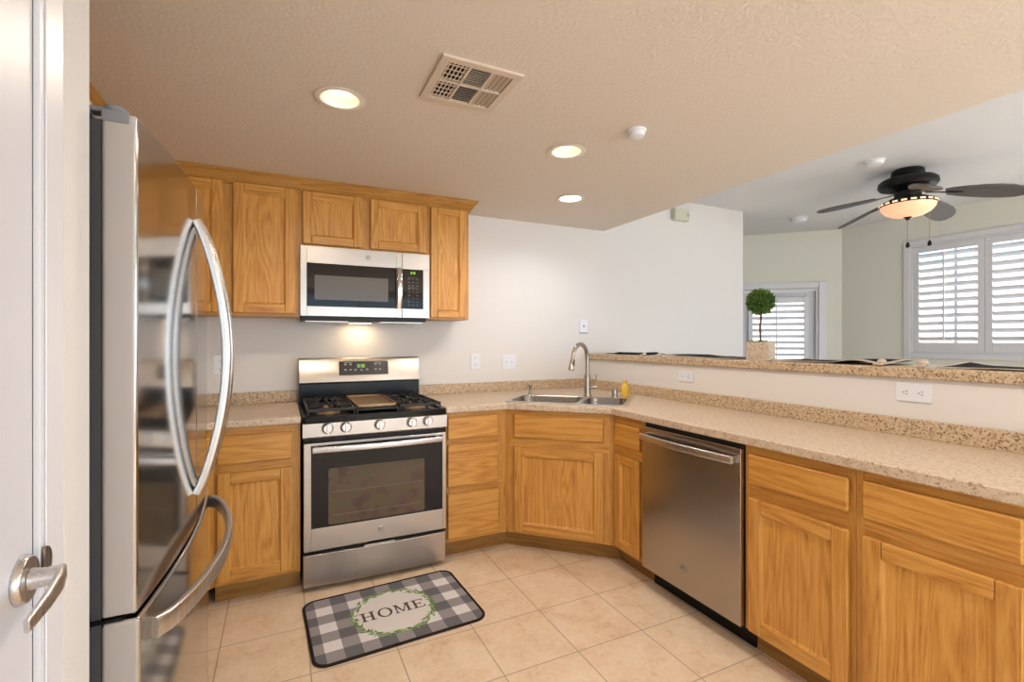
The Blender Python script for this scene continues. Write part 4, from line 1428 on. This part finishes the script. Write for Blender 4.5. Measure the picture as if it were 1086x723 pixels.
# ------------------------------------------------------------------ ceiling fan
FX, FY = 4.19, -1.362
t = thing('ceiling_fan', 'black five-blade ceiling fan with a lit amber bowl in the living room', 'ceiling fan', (FX, FY, ZL))
M().lathe([(0.085, -0.0005), (0.100, -0.010), (0.104, -0.040), (0.092, -0.062), (0.075, -0.070)], (FX, FY, ZL), 'z', 40).build('canopy', MT['fan_black'], t)
M().lathe([(0.070, -0.070), (0.165, -0.074), (0.182, -0.090), (0.186, -0.118), (0.172, -0.138), (0.120, -0.156), (0.085, -0.170), (0.082, -0.215), (0.120, -0.222), (0.120, -0.238)], (FX, FY, ZL), 'z', 48).build('motor', MT['fan_black'], t)
for k in range(5):
    a = math.radians(72 * k)
    ca, sa = math.cos(a), math.sin(a)
    u, wv = Vector((ca, sa, 0)), Vector((-sa, ca, 0))
    pitch = -math.radians(20)
    wt = wv * math.cos(pitch) + Vector((0, 0, 1)) * math.sin(pitch)
    base = Vector((FX, FY, 2.395))
    b = M()
    prof_b = [(0.215, 0.035), (0.26, 0.052), (0.33, 0.068), (0.42, 0.080), (0.50, 0.082), (0.56, 0.074), (0.60, 0.055), (0.622, 0.022)]
    top, bot = [], []
    for th in (0.004, -0.004):
        L_, R_ = [], []
        for r, hw in prof_b:
            zc = -(r - 0.12) * 0.20
            L_.append(base + u * r + wt * hw + Vector((0, 0, zc + th)))
            R_.append(base + u * r - wt * hw + Vector((0, 0, zc + th)))
        (top if th > 0 else bot).extend(L_ + R_[::-1])
    n = len(top)
    b.add(top + bot, [list(range(n)), list(range(n, 2 * n))[::-1]] + [[i, n + i, n + (i + 1) % n, (i + 1) % n] for i in range(n)])
    # raised ribs like a woven palm leaf
    for q in range(-4, 5):
        fr_ = q / 5.0
        pts = [base + u * r + wt * (hw * fr_) + Vector((0, 0, -(r - 0.12) * 0.20 - 0.0045)) for r, hw in prof_b[1:]]
        b.tube(pts, 0.0018, 5)
    bl = b.build('blade', MT['fan_blade'], t)
    br = M()
    p0 = base + u * 0.10 + Vector((0, 0, 0.002))
    pts = [p0, base + u * 0.17 + Vector((0, 0, -0.012)), base + u * 0.24 + Vector((0, 0, -0.031)), base + u * 0.31 + Vector((0, 0, -0.045))]
    br.sweep(pts, rsec(0.034, 0.006, 0.002), (0, 0, 1), scale=[0.8, 0.7, 1.2, 0.9])
    br.build('blade_arm', MT['fan_black'], bl)
# light kit
zz = 2.352
M().lathe([(0.120, 0.0), (0.160, -0.004), (0.174, -0.012), (0.176, -0.034), (0.170, -0.036)], (FX, FY, zz), 'z', 48, cap1=False).build('light_rim', MT['fan_black'], t)
m = M()
for k in range(20):
    a = 2 * PI * k / 20
    for_w = 0.017
    u = Vector((math.cos(a), math.sin(a), 0))
    wv = Vector((-math.sin(a), math.cos(a), 0))
    c0 = Vector((FX, FY, zz - 0.023)) + u * 0.1765
    m.add([c0 - wv * for_w - Vector((0, 0, 0.006)), c0 + wv * for_w - Vector((0, 0, 0.006)), c0 + wv * for_w + Vector((0, 0, 0.006)), c0 - wv * for_w + Vector((0, 0, 0.006)),
           c0 - wv * for_w - Vector((0, 0, 0.006)) - u * 0.004, c0 + wv * for_w - Vector((0, 0, 0.006)) - u * 0.004, c0 + wv * for_w + Vector((0, 0, 0.006)) - u * 0.004, c0 - wv * for_w + Vector((0, 0, 0.006)) - u * 0.004],
          [(0, 1, 2, 3), (4, 7, 6, 5), (0, 4, 5, 1), (1, 5, 6, 2), (2, 6, 7, 3), (3, 7, 4, 0)])
m.build('rim_windows', MT['bowl_cream'], t)
M().lathe([(0.170, -0.036), (0.164, -0.058), (0.140, -0.088), (0.100, -0.110), (0.050, -0.122), (0.0, -0.125)], (FX, FY, zz), 'z', 48, cap0=False, cap1=False).build('light_bowl', MT['bowl'], t)
M().lathe([(0.026, -0.118), (0.028, -0.124), (0.016, -0.132), (0.010, -0.144), (0.0, -0.147)], (FX, FY, zz), 'z', 24, cap0=True, cap1=False).build('finial', MT['fan_black'], t)
for dx, dy, zend in ((0.0, 0.0, 2.04), (0.085, -0.10, 2.045)):
    z_top = zz - 0.146 if dx == 0 else zz - 0.04
    ch = M().tube([(FX + dx, FY + dy, z_top), (FX + dx, FY + dy, zend)], 0.0018, 6, up=(1, 0, 0)).build('pull_chain', MT['brass'], t)
    M().lathe([(0.003, 0.0), (0.010, -0.012), (0.014, -0.030), (0.009, -0.042), (0.0, -0.044)], (FX + dx, FY + dy, zend), 'z', 16, cap1=False).build('pull_knob', MT['fan_black'], ch)
# ------------------------------------------------------------------ things on the bar
ZB = 1.1862
# topiary in a square stone pot
px, py = 2.325, -1.52
t = thing('potted_topiary', 'ball topiary in a square stone pot standing on the bar', 'plant', (px, py, ZB), math.radians(18))
s = 0.058
m = M().loft([[(x, y, 0.0) for x, y in rrect(-s, s, -s, s, 0.004, 2)], [(x, y, 0.100) for x, y in rrect(-s, s, -s, s, 0.004, 2)],
              [(x, y, 0.100) for x, y in rrect(-s + 0.008, s - 0.008, -s + 0.008, s - 0.008, 0.003, 2)], [(x, y, 0.084) for x, y in rrect(-s + 0.008, s - 0.008, -s + 0.008, s - 0.008, 0.003, 2)]], 0, True, True)
m.build('pot', MT['pot'], t, local=True)
pts = [(0.0, 0.0, 0.082), (0.004, 0.002, 0.13), (-0.003, 0.003, 0.18), (0.004, -0.002, 0.23), (0.0, 0.0, 0.30)]
m = M().tube(pts, 0.0052, 8, up=(0, 1, 0))
m.tube([(0.006, 0.003, 0.082), (-0.004, -0.003, 0.15), (0.005, 0.002, 0.21), (0.0, 0.0, 0.27)], 0.0035, 8, up=(0, 1, 0))
m.build('trunk', MT['bark'], t, local=True)
m = M()
rng = random.Random(3)


def leaf_at(m, c, d, ln, wd, mi):
    d = d.normalized()
    sdv = d.cross(Vector((rng.uniform(-1, 1), rng.uniform(-1, 1), rng.uniform(-1, 1))))
    if sdv.length < 1e-3: sdv = d.cross(Vector((0, 0, 1)))
    sdv.normalize()
    nrm = sdv.cross(d)
    a = c
    m.add([a, a + d * ln * 0.5 + sdv * wd + nrm * ln * 0.12, a + d * ln, a + d * ln * 0.5 - sdv * wd + nrm * ln * 0.12], [(0, 1, 2), (0, 2, 3)], mi)


cz = 0.325
for k in range(1900):
    v = Vector((rng.gauss(0, 1), rng.gauss(0, 1), rng.gauss(0, 1))).normalized()
    r = 0.074 * rng.uniform(0.5, 1.1) ** 0.5
    c0 = Vector((0, 0, cz)) + v * (r - 0.012)
    d = v + Vector((rng.uniform(-0.9, 0.9), rng.uniform(-0.9, 0.9), rng.uniform(-0.9, 0.9)))
    leaf_at(m, c0, d, rng.uniform(0.014, 0.024), rng.uniform(0.003, 0.0055), 0 if rng.random() < 0.62 else 1)
m.lathe([(0.001, -0.055), (0.03, -0.046), (0.05, -0.02), (0.055, 0.0), (0.05, 0.02), (0.03, 0.046), (0.001, 0.055)], (0, 0, cz), 'z', 14, 1, cap0=False, cap1=False)
m.build('foliage', [MT['leaf'], MT['leaf_dark']], t, local=True, fix=False)
m = M()
for k in range(220):
    c0 = Vector((rng.uniform(-s + 0.012, s - 0.012), rng.uniform(-s + 0.012, s - 0.012), 0.083))
    leaf_at(m, c0, Vector((rng.uniform(-0.8, 0.8), rng.uniform(-0.8, 0.8), 1.0)), rng.uniform(0.015, 0.036), rng.uniform(0.002, 0.0045), 0 if rng.random() < 0.6 else 1)
m.build('ground_cover', [MT['leaf'], MT['leaf_dark']], t, local=True, fix=False)


def bar_cloth(label, y0, y1, x0=2.23, x1=2.50, tassels=(), wave=0.006, seed=1, cream=False):
    """a thin rumpled cloth laid along the bar, tassel knots at its corners"""
    r = random.Random(seed)
    ph = [r.uniform(0, 6.28) for _ in range(4)]
    t = thing('table_runner', label, 'cloth', ((x0 + x1) / 2, (y0 + y1) / 2, ZB), 0, 'runners laid along the bar')
    nx, ny = 12, 40
    th = 0.003

    def H(u, v):
        e = 0.5 + 0.5 * math.sin(v * 9 + ph[0]) * math.sin(u * 4 + ph[1])
        f = max(0.0, math.sin(v * 5.3 + ph[2] + u * 1.5)) ** 3
        return wave * (0.45 * e + 1.2 * f)
    m = M()
    vs = []
    for zz_ in (1, 0):
        for i in range(ny + 1):
            for j in range(nx + 1):
                u, v = j / nx, i / ny
                y = y0 + (y1 - y0) * v
                x = x0 + (x1 - x0) * u + 0.006 * math.sin(v * 11 + ph[3])
                vs.append((x, y, ZB + 0.0006 + H(u, v) + th * zz_))
    fs, mi = [], []
    st = (nx + 1) * (ny + 1)
    for i in range(ny):
        for j in range(nx):
            a = i * (nx + 1) + j
            q = [a, a + 1, a + nx + 2, a + nx + 1]
            fs.append(q); mi.append(1 if (j in (0, nx - 1) or i in (0, ny - 1)) and cream else 0)
            fs.append([st + k2 for k2 in q[::-1]]); mi.append(0)
    bd = [j for j in range(nx + 1)] + [i * (nx + 1) + nx for i in range(1, ny + 1)] + [ny * (nx + 1) + j for j in range(nx - 1, -1, -1)] + [i * (nx + 1) for i in range(ny - 1, 0, -1)]
    for a, b in zip(bd, bd[1:] + bd[:1]):
        fs.append([a, b, st + b, st + a]); mi.append(1 if cream else 0)
    m.v = [Vector(p) for p in vs]; m.f = fs; m.m = mi
    cl = m.build('cloth', [MT['fabric_navy'], MT['fabric_cream']], t)
    for yt, big in tassels:
        k = M()
        s_ = 0.014 * big
        xk = 2.198
        k.lathe([(0.0, -s_ * 0.9), (s_ * 0.7, -s_ * 0.6), (s_, 0.0), (s_ * 0.75, s_ * 0.6), (0.0, s_ * 0.9)], (xk + 0.012, yt, ZB + s_ * 0.9 + 0.001), 'z', 12, cap0=False, cap1=False)
        k.lathe([(0.0, -s_ * 0.6), (s_ * 0.6, -s_ * 0.3), (s_ * 0.7, 0.0), (0.0, s_ * 0.7)], (xk + 0.026, yt + s_ * 1.1, ZB + s_ * 0.6 + 0.001), 'z', 10, cap0=False, cap1=False)
        for q in range(7):
            yy = yt + (q - 3) * s_ * 0.28
            k.tube([(xk + 0.012, yy * 0.6 + yt * 0.4, ZB + s_), (xk - 0.006, yy, ZB + s_ * 0.7), (xk - 0.022, yy, ZB + s_ * 0.35)], 0.0028, 6, up=(0, 1, 0))
        k.build('tassel', MT['fabric_cream'], cl)
    return t


bar_cloth('dark navy runner at the far left end of the bar, nearest the back wall', -0.62, -0.22, tassels=((-0.70, 1.0),), wave=0.010, seed=1)
bar_cloth('dark runner with cream border on the bar, left of the topiary pot', -1.42, -0.86, tassels=((-0.85, 1.0),), wave=0.009, seed=4, cream=True)
bar_cloth('dark runner with cream border on the bar, right of the topiary pot', -2.17, -1.68, tassels=((-1.665, 1.0), (-2.18, 1.25)), wave=0.014, seed=2, cream=True)
bar_cloth('dark runner with cream border at the right end of the bar', -2.80, -2.36, tassels=((-2.325, 1.4),), wave=0.013, seed=9, cream=True)

# ------------------------------------------------------------------ floor mat
MR = math.radians(2.7)
t = thing('floor_mat', 'gray buffalo check kitchen mat reading HOME on the tile before the range', 'mat', (0.383, -1.030, 0.0), MR)
mw, mh = 0.378, 0.266
m = M().loft([[(x, y, 0.0004) for x, y in rrect(-mw + 0.008, mw - 0.008, -mh + 0.008, mh - 0.008, 0.052, 8)], [(x, y, 0.0075) for x, y in rrect(-mw + 0.008, mw - 0.008, -mh + 0.008, mh - 0.008, 0.052, 8)]], 0, True, True)
m.build('pad', MT['mat_check'], t, local=True)
pts = [(x, y, 0.0052) for x, y in rrect(-mw + 0.004, mw - 0.004, -mh + 0.004, mh - 0.004, 0.055, 8)]
bsec = rsec(0.013, 0.0095, 0.004)
pts2 = pts + [pts[0]]
M().sweep(pts2, bsec, (0, 0, 1)).build('binding', MT['mat_edge'], t, local=True)
# white scalloped field
fld = []
for k in range(96):
    a = 2 * PI * k / 96
    rr = 1 + 0.02 * math.sin(7 * a)
    fld.append((0.004 + 0.182 * rr * math.copysign(abs(math.cos(a)) ** 0.9, math.cos(a)), -0.004 + 0.178 * rr * math.copysign(abs(math.sin(a)) ** 0.9, math.sin(a))))
M().prism(fld, 0.0074, 0.0080).build('white_field', MT['mat_white'], t, local=True)
# wreath of little leaves
m = M()
rng = random.Random(11)
for k in range(150):
    a = 2 * PI * k / 150 + rng.uniform(-0.02, 0.02)
    rr = rng.uniform(0.92, 1.08)
    cx_, cy_ = 0.004 + 0.185 * rr * math.cos(a), -0.004 + 0.182 * rr * math.sin(a)
    ta = a + PI / 2 + rng.choice((-0.75, 0.75, 0.2)) + rng.uniform(-0.3, 0.3)
    ln, wd = rng.uniform(0.028, 0.046), rng.uniform(0.0042, 0.0068)
    d = Vector((math.cos(ta), math.sin(ta), 0)); sdv = Vector((-d.y, d.x, 0))
    c0 = Vector((cx_, cy_, 0.0083 + 0.0002 * (k % 3)))
    m.add([c0 - d * ln / 2, c0 + sdv * wd - d * ln * 0.05, c0 + d * ln / 2, c0 - sdv * wd - d * ln * 0.05], [(0, 3, 2, 1)], 0 if rng.random() < 0.6 else 1)
m.build('wreath', [MT['mat_leaf'], MT['mat_leaf2']], t, local=True, fix=False)
# HOME in slab-serif capitals
LT = M()
H_ = 0.074
zb0, zb1 = 0.0079, 0.0087
TH, TN, SF = 0.0115, 0.0062, 0.0052    # thick stem, thin stroke, serif height
y0 = -H_ / 2


def stem(x, w): LT.box(x, x + w, y0, y0 + H_, zb0, zb1)


def serif(x, w, ext=0.008):
    LT.box(x - ext, x + w + ext, y0, y0 + SF, zb0, zb1 + 0.0001)
    LT.box(x - ext, x + w + ext, y0 + H_ - SF, y0 + H_, zb0, zb1 + 0.0001)


x = -0.150
for sx in (x + 0.008, x + 0.047):
    stem(sx, TH); serif(sx, TH)
LT.box(x + 0.018, x + 0.049, -0.003, 0.003, zb0, zb1)
x = -0.072                                                       # O
n = 40
ou = [(x + 0.034 + 0.034 * math.cos(2 * PI * k / n), 0.0395 * math.sin(2 * PI * k / n)) for k in range(n)]
iu = [(x + 0.034 + 0.0225 * math.cos(2 * PI * k / n), 0.0335 * math.sin(2 * PI * k / n)) for k in range(n)]
LT.prism_holes(ou, [iu], zb0, zb1)
x = 0.004                                                        # M
stem(x + 0.008, TN); serif(x + 0.008, TN, 0.007)
stem(x + 0.062, TH); serif(x + 0.062, TH, 0.007)
LT.prism([(x + 0.006, y0 + H_), (x + 0.036, y0 + 0.004), (x + 0.042, y0 + 0.004), (x + 0.018, y0 + H_)], zb0, zb1 + 0.0002)
LT.prism([(x + 0.062, y0 + H_), (x + 0.036, y0 + 0.004), (x + 0.042, y0 + 0.004), (x + 0.068, y0 + H_)], zb0, zb1 + 0.0002)
x = 0.093                                                        # E
stem(x + 0.008, TH)
LT.box(x, x + 0.058, y0, y0 + SF, zb0, zb1 + 0.0001).box(x, x + 0.056, y0 + H_ - SF, y0 + H_, zb0, zb1 + 0.0001)
LT.box(x + 0.018, x + 0.042, -0.0028, 0.0028, zb0, zb1)
LT.box(x + 0.053, x + 0.058, y0 + SF, y0 + 0.020, zb0, zb1).box(x + 0.051, x + 0.056, y0 + H_ - 0.018, y0 + H_ - SF, zb0, zb1).box(x + 0.038, x + 0.042, -0.010, 0.010, zb0, zb1)
LT.build('lettering', MT['mat_text'], t, local=True)
